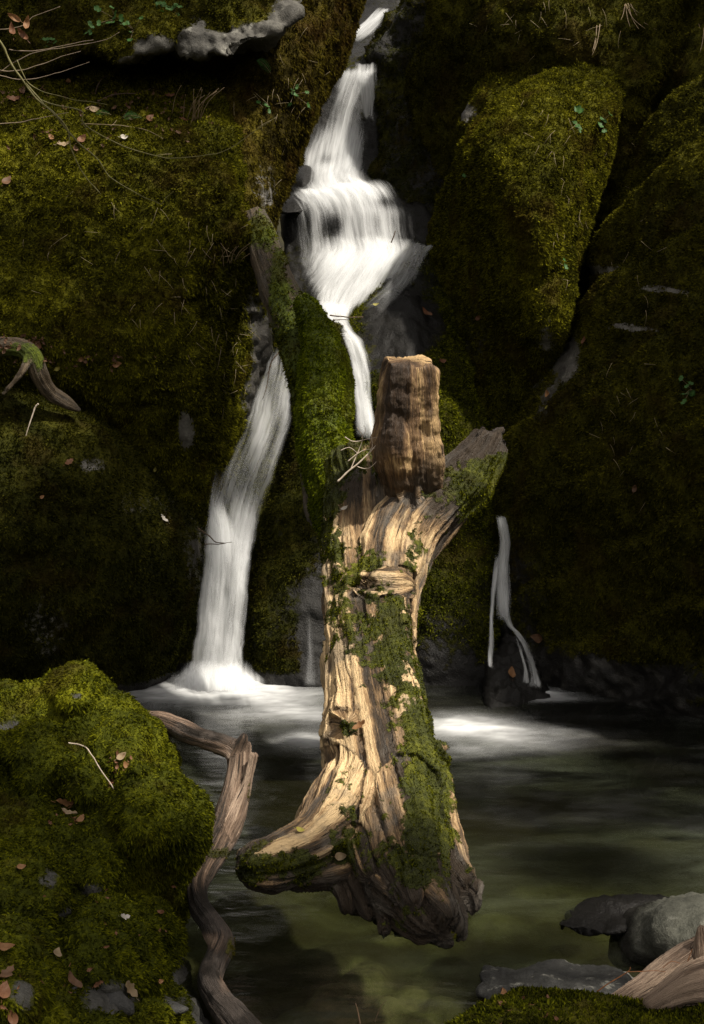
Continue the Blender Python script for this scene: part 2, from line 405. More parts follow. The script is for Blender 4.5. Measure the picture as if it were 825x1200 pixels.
# ------------------------------------------------------------------ the setting: ground, pool
def terrain_z(x, y):
    cx = sstep(1.9, 3.6, np.abs(x - 0.05)) ; back = sstep(7.3, 9.0, y); front = 1 - sstep(1.6, 3.1, y)
    z = -0.50 + 0.0 * x
    z = z + cx * 1.5 + np.clip(np.abs(x) - 3, 0, 30) * 0.55
    z = z + back * 1.4 + np.clip(y - 8.5, 0, 60) * 0.34
    z = z + front * 0.55
    return z
def build_ground():
    def axis(a, b, lo, hi, fine, coarse):
        return np.unique(np.round(np.concatenate([np.arange(a, lo, coarse), np.arange(lo, hi, fine), np.arange(hi, b + coarse, coarse)]), 4))
    gx = axis(-60, 60, -2.6, 2.8, 0.03, 1.0); gy = axis(-40, 80, 2.6, 7.8, 0.03, 1.0)
    X, Y = np.meshgrid(gx, gy); H, Wd = X.shape; x, y = X.ravel(), Y.ravel()
    P = np.stack([x, y, terrain_z(x, y)], -1)
    # cobbles on the bed: rounded cells
    r = np.random.default_rng(5); inb = (np.abs(x) < 2.6) & (y > 2.6) & (y < 7.8); q = np.where(inb)[0]; add = np.zeros(len(x)); tone = np.full(len(x), 0.5)
    for _ in range(170):
        sx, sy, sr = r.uniform(-2.2, 2.4), r.uniform(2.8, 7.5), r.uniform(0.05, 0.24)
        e = ((P[q, 0] - sx) / sr) ** 2 + ((P[q, 1] - sy) / (sr * r.uniform(0.6, 1))) ** 2
        h = np.where(e < 1, np.clip(1 - e, 0, 1) * sr * 0.22, 0)
        up = h > add[q]; add[q[up]] = h[up]; tone[q[up]] = tone[q[up]] + (r.random() - tone[q[up]]) * sstep(0, 0.6, h[up] / (sr * 0.22))
    for (sx, sy, sr, tn) in [(430, 1130, .11, .85), (480, 1150, .08, .75), (455, 1172, .10, .9), (520, 1165, .09, .35), (410, 1172, .08, .8), (390, 1150, .09, .7), (350, 1180, .09, .6), (530, 1120, .1, .1), (490, 1185, .09, .6)]:
        c = at(np.array(float(sx)), np.array(float(sy)), 4.0); d = c - CAM; t = -(CZ + 0.42) / d[2]; c = CAM + d * t
        e = ((P[q, 0] - c[0]) / sr) ** 2 + ((P[q, 1] - c[1]) / (sr * 1.5)) ** 2 + 0.7 * fbm(P[q], 6, 3)
        h = np.clip(1 - e, 0, 1) * sr * 0.6; add[q] = np.maximum(add[q], h); tone[q] = tone[q] + (tn + .25 - tone[q]) * sstep(0.05, 0.5, np.clip(1 - e, 0, 1))
    tone = tone * (1 - 0.95 * sstep(5.4, 7.0, y + 0.3 * fbm(P, 1.2, 3))) - 0.35 * sstep(5.4, 7.0, y)  # darkening painted into the bed tone towards the back, softening a hard edge
    P[:, 2] += add + 0.02 * fbm(P, 5, 3) + np.where(inb, 0, 0.25 * fbm(P, 0.5, 4))
    I = np.arange(H * Wd).reshape(H, Wd); F = np.stack([I[:-1, :-1], I[:-1, 1:], I[1:, 1:], I[1:, :-1]], -1).reshape(-1, 4)
    b = NT('bank_and_stream_bed'); vec = b.obj()
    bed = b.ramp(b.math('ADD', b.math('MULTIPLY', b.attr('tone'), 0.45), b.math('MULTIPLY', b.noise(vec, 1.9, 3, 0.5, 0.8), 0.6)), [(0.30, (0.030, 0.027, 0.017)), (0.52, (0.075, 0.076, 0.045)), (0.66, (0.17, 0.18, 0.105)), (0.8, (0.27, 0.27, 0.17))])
    bed = b.mix(b.mapr(b.noise(vec, 5, 4, 0.6), 0.42, 0.66, 0, 0.75), bed, (0.045, 0.040, 0.026))
    bank = b.ramp(b.noise(vec, 5, 5, 0.7), [(0.3, (0.008, 0.007, 0.003)), (0.7, (0.028, 0.024, 0.007))])
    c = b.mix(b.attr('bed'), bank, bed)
    m = b.done(b.n('BsdfPrincipled', {'Base Color': c, 'Roughness': 0.8, 'Specular IOR Level': 0.2, 'Normal': b.bump(b.noise(vec, 30, 4, 0.7), 0.7, 0.02)}).outputs[0])
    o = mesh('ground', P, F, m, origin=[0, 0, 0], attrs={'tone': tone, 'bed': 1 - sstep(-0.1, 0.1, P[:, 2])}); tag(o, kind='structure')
    add_bvh(P, F)
build_ground()

# ------------------------------------------------------------------ rocks
RK = {p: rock_mat('rock_' + p, p) for p in MOSS_PAL}
RK['green'] = rock_mat('rock_green', 'green', rock=((0.02, 0.02, 0.018), (0.045, 0.043, 0.038), (0.095, 0.09, 0.08)), lichen=0.12)
DARKR = ((0.008, 0.0075, 0.007), (0.018, 0.017, 0.015), (0.042, 0.039, 0.035))
RK['wetdark'] = rock_mat('rock_wet', 'dark', rock=DARKR, wetcol=(0.008, 0.0072, 0.0065), lichen=0.05)
RK['pebble'] = rock_mat('rock_pebble', 'olive', rock=((0.024, 0.025, 0.019), (0.058, 0.058, 0.045), (0.12, 0.118, 0.092)), wetcol=(0.014, 0.013, 0.011), lichen=0.15)
RK['speckled'] = rock_mat('rock_speckled', 'olive', rock=((0.012, 0.012, 0.011), (0.030, 0.030, 0.028), (0.075, 0.074, 0.066)), lichen=0.55)
RK['stone'] = rock_mat('rock_stone', 'olive', rock=((0.02, 0.02, 0.019), (0.045, 0.044, 0.042), (0.10, 0.098, 0.09)), lichen=0.12)
RK['grey'] = rock_mat('rock_grey', 'olive', rock=((0.022, 0.021, 0.018), (0.060, 0.056, 0.048), (0.125, 0.118, 0.10)), lichen=0.40)

def boulder(label, cat, outline, cps, pal, mpal=None, dens=9000, L=0.017, W=0.0052, droop=0.2, blades=4, lim=90000, name='boulder', group=None, spread=0.8, grow=1.0, **kw):
    o, P, F, m = relief(name, outline, cps, RK[pal], **kw)
    tag(o, label, cat, group)
    if dens: tufts('moss', P, F, m, MOSS[mpal or (pal if pal in MOSS else 'dark')], o, dens, L, W, droop, blades, spread, lim, seed=kw.get('seed', 1), grow=grow)
    return o

# upper left: rock face, its column beside the cascade, the two overhanging blocks on top
boulder('big mossy rock face on the left, under the overhanging blocks and left of the cascade', 'rock face',
    [(-120, -80), (0, -80), (150, -80), (270, -60), (275, 60), (290, 150), (292, 225), (303, 262), (318, 325), (325, 385), (312, 430), (287, 500), (257, 575), (240, 640), (215, 730), (150, 760), (-120, 760)],
    [(-60, 95, 7.7), (60, 100, 7.7), (200, 88, 7.75), (-60, -60, 8.4), (100, -60, 8.5), (260, -60, 8.5), (100, 40, 8.2), (250, 40, 8.25), (120, 125, 7.5), (230, 120, 7.5), (-60, 190, 7.25), (60, 175, 7.3), (150, 155, 7.3), (250, 150, 7.3), (60, 300, 6.95), (200, 300, 6.9), (270, 240, 7.0), (285, 330, 7.15), (310, 390, 7.6), (180, 420, 6.85), (0, 440, 6.7), (60, 520, 7.25), (150, 520, 7.2), (230, 480, 7.05), (280, 480, 7.45), (200, 600, 7.4), (240, 620, 7.5), (100, 700, 7.6), (-60, 350, 6.8)],
    'gold', 'gold', Rpx=34, Rd=0.3, thick=0.9, step=2.8, n1=(0.09, 1.3), n2=(0.045, 4.5), n3=(0.024, 13), cush=0.045, moss=0.95, seed=11,
    bare=[(218, 505, 9, 22, 1.2), (300, 370, 22, 60, 0.5), (300, 470, 25, 70, 0.8)], wetb=[(310, 400, 30, 70, 0.9), (270, 540, 40, 90, 0.9)], dens=11000, lim=150000, L=0.02)
boulder('tall brownish mossy rock column leaning over the left edge of the cascade', 'rock column',
    [(225, -60), (425, -70), (414, 15), (400, 68), (374, 122), (350, 172), (333, 215), (322, 245), (316, 300), (330, 400), (300, 420), (280, 330), (272, 210), (250, 130), (215, 70)],
    [(230, 0, 7.7), (330, 0, 7.75), (405, 0, 8.1), (250, 90, 7.75), (330, 90, 7.6), (385, 90, 8.0), (290, 170, 7.45), (340, 180, 7.75), (300, 240, 7.35), (325, 245, 7.6), (310, 380, 7.75)],
    'rust', 'rust', Rpx=22, Rd=0.3, thick=1.4, step=2.6, n1=(0.07, 1.7), n2=(0.035, 6), n3=(0.02, 14), cush=0.03, moss=0.85, seed=12,
    bare=[(318, 230, 30, 45, 0.35)], dens=9000, lim=60000, L=0.018, droop=0.5)
boulder('grey overhanging block with a ragged bare underside, at the top right of the crevice', 'overhang block',
    [(209, -70), (365, -75), (354, 12), (338, 30), (312, 48), (290, 52), (268, 70), (252, 64), (238, 68), (212, 64), (207, 40)],
    [(215, -40, 7.7), (340, -40, 7.75), (215, 55, 7.3), (270, 60, 7.25), (340, 20, 7.4), (280, 15, 7.35), (230, 20, 7.4)],
    'grey', 'olive', Rpx=8, Rd=0.08, thick=0.9, step=2.0, n1=(0.09, 2.4), n2=(0.07, 6), n3=(0.026, 18), ridge=0.09, moss=0.85, seed=13,
    mossnoise=0.6, bare=[(250, 54, 42, 20, 0.95), (305, 38, 42, 20, 0.85), (345, 12, 28, 20, 0.8), (232, 20, 10, 20, .4)], dens=8000, lim=25000, name='overhang_block')
boulder('smaller mossy overhang block with a pale lower lip, left of the dark crevice', 'overhang block',
    [(-120, -70), (202, -72), (205, 20), (203, 44), (196, 54), (178, 64), (160, 74), (140, 78), (100, 62), (40, 88), (-20, 100), (-120, 100)],
    [(-60, -40, 7.9), (180, -40, 7.7), (0, 60, 7.7), (60, 50, 7.6), (140, 60, 7.32), (195, 40, 7.3), (120, 0, 7.45), (0, 0, 7.7)],
    'grey', 'olive', Rpx=14, Rd=0.12, thick=0.9, step=2.4, n1=(0.08, 1.8), n2=(0.045, 6), n3=(0.016, 18), ridge=0.05, cush=0.02, moss=0.95, seed=14,
    bare=[(180, 56, 26, 12, 1.2), (150, 72, 16, 8, 0.9)], dens=9000, lim=50000, name='overhang_block')
boulder('dark rounded boulder at left, beside the foot of the left waterfall', 'boulder',
    [(-120, 425), (-20, 440), (50, 462), (105, 488), (150, 518), (188, 556), (218, 592), (238, 622), (243, 655), (236, 690), (226, 722), (206, 770), (196, 800), (170, 850), (-120, 880)],
    [(-60, 445, 6.55), (50, 480, 6.6), (120, 510, 6.7), (190, 575, 6.98), (235, 630, 7.15), (60, 580, 6.45), (150, 620, 6.7), (215, 680, 7.0), (0, 640, 6.3), (80, 720, 6.5), (160, 740, 6.85), (0, 800, 6.5), (80, 830, 6.85), (170, 815, 7.05)],
    'dark', 'dark', Rpx=34, Rd=0.3, thick=0.6, step=2.8, n1=(0.07, 1.7), n2=(0.03, 6), n3=(0.010, 18), moss=0.9, seed=15, wetz=0.35, lumps=[(35, 600, 50, 0.08), (95, 560, 40, 0.05)],
    bare=[(60, 735, 60, 50, 0.45), (105, 545, 26, 12, 0.45), (165, 590, 40, 25, 0.45), (230, 650, 25, 60, 0.5)], wetb=[(225, 650, 40, 80, 0.8)], dens=9000, lim=70000, L=0.016)

# back and right
boulder('broad mossy rock wall along the top right edge of the photo', 'rock face',
    [(520, -70), (805, -75), (797, 20), (786, 70), (768, 106), (750, 150), (740, 230), (735, 420), (690, 480), (560, 470), (505, 300), (486, 165), (484, 90), (500, 40)],
    [(530, -40, 9.3), (640, -40, 8.9), (780, -40, 8.6), (500, 100, 9.6), (560, 60, 9.1), (650, 50, 8.6), (770, 60, 8.5), (700, 130, 8.6), (520, 200, 9.5), (620, 200, 9.0), (690, 220, 8.7), (720, 300, 8.5), (690, 450, 8.4), (560, 450, 9.0)],
    'olive', 'olive', Rpx=22, Rd=0.25, thick=0.9, step=3.0, n1=(0.09, 1.2), n2=(0.05, 4), n3=(0.024, 13), cush=0.035, moss=0.9, seed=21,
    wetb=[(500, 170, 45, 80, 0.8)], dens=8000, lim=70000)
boulder('grey outcrop beside the small stream at the very top', 'rock ledge',
    [(436, 60), (452, 30), (470, 8), (500, -40), (570, -60), (600, 60), (590, 300), (470, 300), (446, 225), (436, 160), (438, 100)],
    [(445, 60, 10.3), (480, 10, 10.2), (560, -20, 9.8), (450, 130, 10.1), (500, 130, 9.8), (450, 210, 9.7), (520, 250, 9.4), (570, 150, 9.5)],
    'wetdark', 'dark', Rpx=16, Rd=0.2, thick=0.9, step=2.8, n1=(0.10, 1.5), n2=(0.06, 4), n3=(0.02, 12), ridge=0.12, moss=0.52, seed=22, wetb=[(470, 150, 60, 130, 0.6)], dens=6000, lim=20000, name='rock_ledge')
boulder('low rounded mossy hump on the ridge behind the wedge boulder', 'rock',
    [(540, 150), (556, 104), (590, 80), (628, 70), (655, 62), (672, 64), (682, 78), (668, 105), (640, 160), (570, 210)],
    [(545, 140, 8.9), (600, 85, 8.9), (665, 68, 8.8), (600, 130, 8.6), (650, 100, 8.65), (570, 180, 8.7)],
    'gold', 'gold', Rpx=16, thick=0.4, step=2.4, n1=(0.05, 2.5), n2=(0.04, 7), n3=(0.012, 18), cush=0.02, moss=0.9, seed=23, lumps=[(655, 78, 22, 0.08)], bare=[(545, 130, 14, 14, 0.8)], dens=9000, lim=15000, name='mossy_rock')
boulder('large wedge-shaped mossy boulder with a bright flat top, right of the cascade', 'boulder',
    [(514, 236), (530, 198), (545, 163), (566, 130), (592, 110), (622, 92), (656, 76), (690, 68), (717, 67), (729, 80), (727, 112), (717, 152), (705, 202), (690, 257), (680, 302), (668, 352), (656, 400), (645, 435), (620, 470), (597, 520), (575, 540), (556, 510), (545, 460), (530, 392), (515, 325), (504, 282)],
    [(600, 108, 8.35), (660, 78, 8.5), (718, 75, 8.55), (640, 120, 8.05), (700, 110, 8.2), (560, 150, 8.25), (530, 210, 8.5), (552, 195, 8.08), (600, 190, 7.78), (660, 190, 7.80), (700, 190, 8.15), (612, 262, 7.55), (650, 280, 7.62), (680, 290, 8.05), (565, 285, 8.15), (515, 280, 8.8), (645, 380, 7.62), (620, 380, 7.78), (560, 400, 8.4), (600, 460, 8.15), (650, 410, 7.85), (580, 520, 8.2)],
    'gold', 'gold', Rpx=16, Rd=0.14, thick=0.8, step=2.4, n1=(0.05, 1.8), n2=(0.03, 6), n3=(0.018, 15), cush=0.028, moss=1.0, seed=24,
    bare=[(545, 400, 60, 110, 0.5), (640, 400, 14, 40, 0.5), (625, 135, 30, 10, 0.4)], wetb=[(550, 380, 60, 130, 0.9)], dens=11000, lim=90000, L=0.018)
boulder('huge sloping rock wall on the right, streaked with moss and dark towards the pool', 'rock face',
    [(960, 10), (860, 60), (818, 90), (788, 114), (760, 162), (736, 206), (714, 252), (700, 302), (690, 352), (676, 395), (655, 425), (622, 468), (590, 500), (570, 560), (574, 650), (580, 760), (590, 860), (700, 900), (960, 960)],
    [(820, 100, 8.0), (900, 100, 7.6), (745, 215, 8.05), (800, 220, 7.5), (900, 250, 6.8), (715, 300, 7.9), (780, 320, 7.2), (690, 390, 7.7), (750, 400, 7.1), (830, 400, 6.6), (650, 460, 7.6), (720, 470, 7.05), (820, 500, 6.35), (900, 450, 6.1), (600, 520, 7.75), (590, 620, 7.6), (680, 600, 7.1), (800, 620, 6.45), (600, 760, 7.4), (680, 740, 7.15), (800, 740, 6.6), (600, 830, 7.3), (690, 815, 7.02), (790, 825, 6.7), (900, 850, 6.3)],
    'olive', 'olive', Rpx=20, Rd=0.25, thick=0.8, step=3.0, n1=(0.10, 1.2), n2=(0.05, 4), n3=(0.024, 13), cush=0.02, strata=(-0.52, 0.1, 0.8, 3.0, 0.085), moss=0.92, seed=25, wetz=0.9,
    bare=[(688, 300, 18, 40, 0.6), (665, 420, 20, 30, 0.9), (720, 318, 26, 5, 0.7), (790, 345, 34, 4, 0.8), (745, 390, 40, 4, .7), (720, 240, 26, 4, .6), (640, 470, 20, 30, 0.6), (620, 700, 80, 130, 0.45), (740, 800, 160, 30, 0.9)], wetb=[(620, 650, 90, 200, 0.9), (720, 760, 180, 70, 0.9)], dens=9000, lim=130000)
boulder('mossy slope corner at the far top right, beyond the rock wall', 'rock face',
    [(730, -70), (960, -80), (960, 260), (830, 260), (740, 260), (720, 120)],
    [(740, -20, 9.2), (790, -20, 8.95), (900, -20, 8.6), (740, 120, 9.1), (800, 100, 8.75), (900, 120, 8.4), (760, 240, 8.9), (880, 240, 8.5)],
    'olive', 'olive', Rpx=14, thick=0.8, step=3.5, n1=(0.10, 1.4), n2=(0.05, 4), n3=(0.014, 14), moss=0.9, seed=26, dens=8000, lim=14000)
boulder('wet black rock hump that splits the cascade, moss down its right side', 'boulder',
    [(392, 490), (400, 430), (396, 392), (418, 362), (446, 334), (463, 303), (478, 287), (500, 284), (518, 296), (530, 330), (541, 382), (552, 432), (564, 482), (572, 540), (580, 610), (584, 660), (588, 760), (592, 880), (470, 880), (400, 700)],
    [(485, 292, 9.0), (515, 300, 9.0), (470, 320, 8.7), (420, 368, 8.35), (530, 340, 8.75), (480, 380, 8.15), (545, 400, 8.4), (440, 420, 7.95), (500, 430, 7.85), (555, 460, 8.0), (420, 500, 7.75), (480, 520, 7.55), (560, 540, 7.75), (480, 650, 7.35), (560, 650, 7.45), (480, 800, 7.15), (575, 800, 7.15), (530, 730, 7.2)],
    'wetdark', 'green', Rpx=15, Rd=0.16, thick=0.6, step=2.6, n1=(0.06, 1.8), n2=(0.035, 6), n3=(0.012, 18), ridge=0.03, moss=0.55, seed=27, wet=0.85, wetz=0.9,
    bare=[(545, 350, 22, 60, -0.5), (535, 470, 35, 60, -0.4), (480, 390, 45, 60, 0.5), (520, 640, 50, 90, -0.15), (520, 800, 60, 60, 0.3), (500, 420, 25, 10, -0.4)], dens=9000, lim=35000, L=0.018)
boulder('dark wet rock wall between the left waterfall and the log', 'rock face',
    [(345, 395), (400, 380), (440, 520), (440, 880), (283, 880), (289, 800), (291, 732), (299, 662), (318, 595), (337, 525), (346, 470)],
    [(350, 410, 7.9), (400, 400, 7.9), (350, 520, 7.6), (400, 560, 7.6), (310, 660, 7.35), (360, 680, 7.25), (295, 800, 7.15), (360, 800, 7.05), (420, 800, 7.2)],
    'wetdark', 'dark', Rpx=14, Rd=0.16, thick=0.5, step=2.6, n1=(0.06, 1.8), n2=(0.035, 6), n3=(0.012, 18), moss=0.62, seed=28, wet=0.6, bare=[(370, 750, 20, 80, 0.5)], dens=9000, lim=30000, L=0.017)
boulder('black rock behind the left waterfall', 'rock face',
    [(190, 395), (345, 398), (360, 470), (330, 600), (310, 900), (150, 900), (180, 700), (220, 560)],
    [(330, 395, 8.0), (250, 400, 8.1), (330, 480, 7.85), (270, 560, 7.7), (310, 600, 7.6), (250, 680, 7.5), (255, 800, 7.35), (290, 800, 7.35)],
    'wetdark', 'dark', Rpx=14, Rd=0.1, thick=0.3, step=3.5, n1=(0.05, 1.8), n2=(0.035, 6), n3=(0.012, 18), moss=0.75, seed=29, wet=0.8, dens=7000, lim=12000)
boulder('dark stepped bedrock behind and under the upper cascade', 'rock ledge',
    [(326, 250), (334, 190), (350, 140), (370, 60), (400, -30), (470, -40), (470, 60), (452, 130), (455, 210), (500, 240), (525, 300), (500, 420), (440, 560), (390, 560), (352, 430), (336, 330)],
    [(400, -20, 11.6), (450, -20, 11.5), (410, 40, 11.0), (440, 60, 10.5), (400, 84, 10.35), (440, 82, 10.35), (395, 140, 10.2), (430, 150, 10.15), (370, 190, 9.95), (430, 205, 9.95), (340, 228, 9.5), (400, 226, 9.5), (480, 240, 9.45), (335, 246, 9.3), (400, 246, 9.3), (485, 256, 9.3), (345, 288, 9.15), (420, 290, 9.1), (500, 292, 9.1), (360, 340, 8.75), (420, 340, 8.75), (385, 380, 8.5), (420, 430, 8.3), (430, 500, 8.15)],
    'wetdark', 'dark', Rpx=10, Rd=0.1, thick=0.4, step=2.4, n1=(0.03, 2), n2=(0.025, 6), n3=(0.012, 16), moss=0.36, seed=30, wet=0.8, dens=0, name='rock_ledge')
boulder('smooth wet round stone in the middle of the upper cascade', 'stone',
    [(338, 214), (341, 200), (350, 193), (362, 195), (371, 205), (374, 220), (368, 232), (345, 234)],
    [(355, 195, 9.55), (355, 232, 9.3), (340, 215, 9.5), (372, 215, 9.5), (355, 212, 9.28)],
    'wetdark', Rpx=12, thick=0.15, step=1.6, n1=(0.01, 3), n2=(0.006, 9), n3=(0.002, 20), moss=0.0, seed=31, wet=0.9, dens=0, name='stone')
boulder('small dark block in the stream at the left lip of the second step', 'stone',
    [(326, 240), (332, 232), (352, 230), (366, 236), (364, 246), (345, 250), (330, 250)],
    [(330, 236, 9.2), (362, 236, 9.2), (345, 246, 9.05), (345, 235, 9.15)],
    'wetdark', Rpx=7, thick=0.2, step=1.6, n1=(0.01, 3), n2=(0.008, 9), n3=(0.003, 20), moss=0.0, seed=32, wet=0.9, dens=0, name='stone')
boulder('glossy brown wet rocks where the thin right waterfall lands', 'rock',
    [(570, 830), (571, 800), (574, 772), (584, 752), (592, 735), (602, 742), (610, 762), (622, 782), (634, 800), (644, 818), (636, 840), (580, 845)],
    [(592, 740, 7.25), (580, 780, 7.0), (605, 775, 7.0), (625, 800, 6.95), (580, 825, 6.75), (610, 825, 6.72), (640, 830, 6.8)],
    'wetdark', Rpx=8, Rd=0.1, thick=0.3, step=1.8, n1=(0.05, 5), n2=(0.04, 12), n3=(0.015, 30), ridge=0.05, moss=0.1, seed=33, wet=0.7, dens=0, name='wet_rock')

# foreground
boulder('big lumpy foreground boulder under thick bright moss, bottom left', 'boulder',
    [(-140, 790), (-50, 796), (0, 806), (28, 810), (52, 802), (62, 788), (82, 779), (104, 784), (124, 808), (153, 830), (178, 858), (204, 894), (224, 930), (237, 970), (236, 1010), (226, 1050), (213, 1090), (208, 1128), (222, 1166), (244, 1205), (252, 1300), (-140, 1310)],
    [(85, 782, 4.75), (0, 808, 4.7), (-80, 800, 4.6), (150, 840, 4.55), (90, 850, 4.45), (20, 870, 4.4), (190, 900, 4.35), (150, 930, 4.15), (225, 950, 4.3), (60, 940, 4.15), (-60, 920, 4.1), (200, 990, 4.05), (230, 1020, 4.15), (0, 1000, 3.75), (100, 1000, 3.85), (160, 1040, 3.95), (205, 1100, 4.05), (110, 1080, 3.6), (40, 1080, 3.5), (180, 1120, 3.75), (120, 1150, 3.35), (-40, 1100, 3.2), (10, 1170, 2.95), (210, 1160, 3.7), (235, 1210, 3.5), (150, 1210, 3.15), (60, 1240, 2.9), (-60, 1240, 2.7), (240, 1280, 3.25), (100, 1300, 2.75)],
    'green', 'green', Rpx=26, Rd=0.10, thick=0.5, step=2.5, n1=(0.07, 2.6), n2=(0.04, 7), n3=(0.013, 22), cush=0.035, moss=1.0, seed=41,
    lumps=[(85, 803, 32, 0.10), (42, 885, 40, 0.14), (188, 950, 60, 0.24), (118, 1010, 38, 0.12), (40, 1050, 42, 0.09), (145, 1105, 60, 0.20), (8, 1130, 60, 0.18), (150, 865, 44, 0.11), (98, 910, 32, 0.09), (100, 1190, 50, .06)],
    bare=[(55, 1040, 16, 14, 0.75), (105, 1045, 20, 14, 0.75), (125, 1172, 34, 22, 1.1), (195, 1180, 22, 12, 0.8), (20, 1165, 16, 22, 0.8), (75, 1070, 12, 10, 0.7), (10, 845, 18, 14, 0.8), (90, 812, 12, 6, 0.6), (200, 1150, 14, 8, 0.5)], wetz=0.0, dens=26000, lim=230000, L=0.013, W=0.0036, droop=0.5, blades=4)
boulder('smooth rounded grey-green boulder in the water at bottom right', 'boulder',
    [(714, 1116), (720, 1094), (738, 1073), (768, 1056), (800, 1049), (840, 1048), (880, 1062), (910, 1100), (890, 1140), (830, 1145), (770, 1140), (728, 1134)],
    [(720, 1110, 4.06), (770, 1058, 4.05), (830, 1050, 4.05), (880, 1062, 4.03), (780, 1078, 3.93), (840, 1075, 3.90), (780, 1100, 3.87), (840, 1100, 3.83), (770, 1136, 3.9), (850, 1140, 3.85), (725, 1130, 4.0), (895, 1100, 3.9)],
    'pebble', Rpx=26, Rd=0.10, thick=0.25, step=2.0, n1=(0.045, 2.5), n2=(0.022, 7), n3=(0.009, 22), ridge=0.03, moss=0.2, mossnoise=0.5, seed=42, wetz=0.06, dens=0)
boulder('flat dark speckled rock lying low in the water at bottom right', 'rock',
    [(556, 1160), (563, 1143), (575, 1134), (615, 1129), (660, 1128), (700, 1129), (724, 1136), (734, 1150), (720, 1172), (640, 1180), (575, 1176)],
    [(570, 1140, 3.84), (650, 1131, 3.87), (720, 1140, 3.83), (640, 1150, 3.68), (580, 1165, 3.62), (650, 1172, 3.56), (715, 1165, 3.58)],
    'speckled', Rpx=10, Rd=0.05, thick=0.2, step=1.5, n1=(0.03, 3), n2=(0.022, 9), n3=(0.011, 26), ridge=0.02, moss=0.1, seed=43, wet=0.25, dens=0, name='flat_rock')
boulder('mossy ground hump along the bottom right corner', 'rock',
    [(518, 1222), (540, 1195), (578, 1175), (615, 1163), (655, 1161), (700, 1166), (760, 1172), (820, 1176), (930, 1176), (930, 1330), (522, 1330)],
    [(530, 1215, 3.36), (580, 1178, 3.43), (660, 1164, 3.45), (760, 1172, 3.43), (860, 1176, 3.38), (600, 1230, 3.2), (700, 1220, 3.2), (850, 1220, 3.12), (560, 1300, 3.0), (850, 1300, 2.9)],
    'olive', 'green', Rpx=14, Rd=0.06, thick=0.4, step=2.4, n1=(0.03, 3), n2=(0.02, 8), n3=(0.008, 24), cush=0.015, moss=1.0, seed=44, dens=20000, lim=50000, L=0.012, W=0.004, droop=0.1, blades=4, name='mossy_rock')
boulder('small mossy stone wedged between the flat rock and the bleached root', 'stone',
    [(655, 1160), (672, 1147), (700, 1141), (735, 1141), (745, 1155), (730, 1172), (670, 1176)],
    [(660, 1156, 3.78), (700, 1145, 3.82), (740, 1148, 3.8), (700, 1160, 3.66), (690, 1175, 3.62)],
    'olive', 'green', Rpx=9, Rd=0.04, thick=0.2, step=1.8, n1=(0.015, 4), n2=(0.01, 10), n3=(0.006, 26), moss=1.0, seed=45, dens=20000, lim=8000, L=0.011, W=0.004, name='mossy_stone')
boulder('dark slab just breaking the pool surface behind the round boulder', 'rock',
    [(653, 1084), (664, 1070), (690, 1062), (716, 1055), (742, 1050), (780, 1049), (804, 1058), (784, 1070), (760, 1082), (738, 1092), (702, 1097), (676, 1094)],
    [(660, 1078, 4.22), (720, 1056, 4.36), (790, 1056, 4.36), (720, 1075, 4.20), (690, 1094, 4.10), (770, 1080, 4.16)],
    'wetdark', Rpx=9, Rd=0.06, thick=0.15, step=1.8, n1=(0.05, 3), n2=(0.025, 8), n3=(0.008, 24), ridge=0.03, moss=0.0, seed=46, wet=0.9, dens=0, name='flat_rock')
# bare stones poking out of the moss of the foreground boulder
for k, (sx, sy, rx, ry, lab) in enumerate([(128, 1176, 30, 20, 'largest bare grey stone in the foreground moss, near the bottom edge'),
        (198, 1182, 20, 10, 'narrow bare grey stone in the foreground moss, nearest the crooked branch'),
        (18, 1166, 13, 18, 'bare grey stone in the foreground moss beside dead leaves at the left edge'),
        (110, 1046, 17, 11, 'rounded bare grey stone in the middle of the foreground moss'),
        (83, 1160, 9, 8, 'tiny grey stone below the folded brown leaf in the foreground moss')]):
    p0, nn = hit(sx, sy); D0 = p0[1]
    an = np.linspace(0, 2 * np.pi, 10, endpoint=False); jr = 1 + 0.18 * np.sin(3 * an + k)
    boulder(lab, 'stone', [(sx + rx * j * math.cos(a), sy + ry * j * math.sin(a)) for a, j in zip(an, jr)],
        [(sx - rx, sy, D0 + .03), (sx + rx, sy, D0 + .03), (sx, sy - ry, D0 + .05), (sx, sy + ry, D0), (sx, sy, D0 - .012)],
        'stone', Rpx=min(rx, ry) * 0.8, Rd=0.02, thick=0.06, step=1.5, n1=(0.006, 6), n2=(0.004, 14), n3=(0.002, 34), moss=0.2, seed=50 + k, dens=0, name='stone', bvh=True)

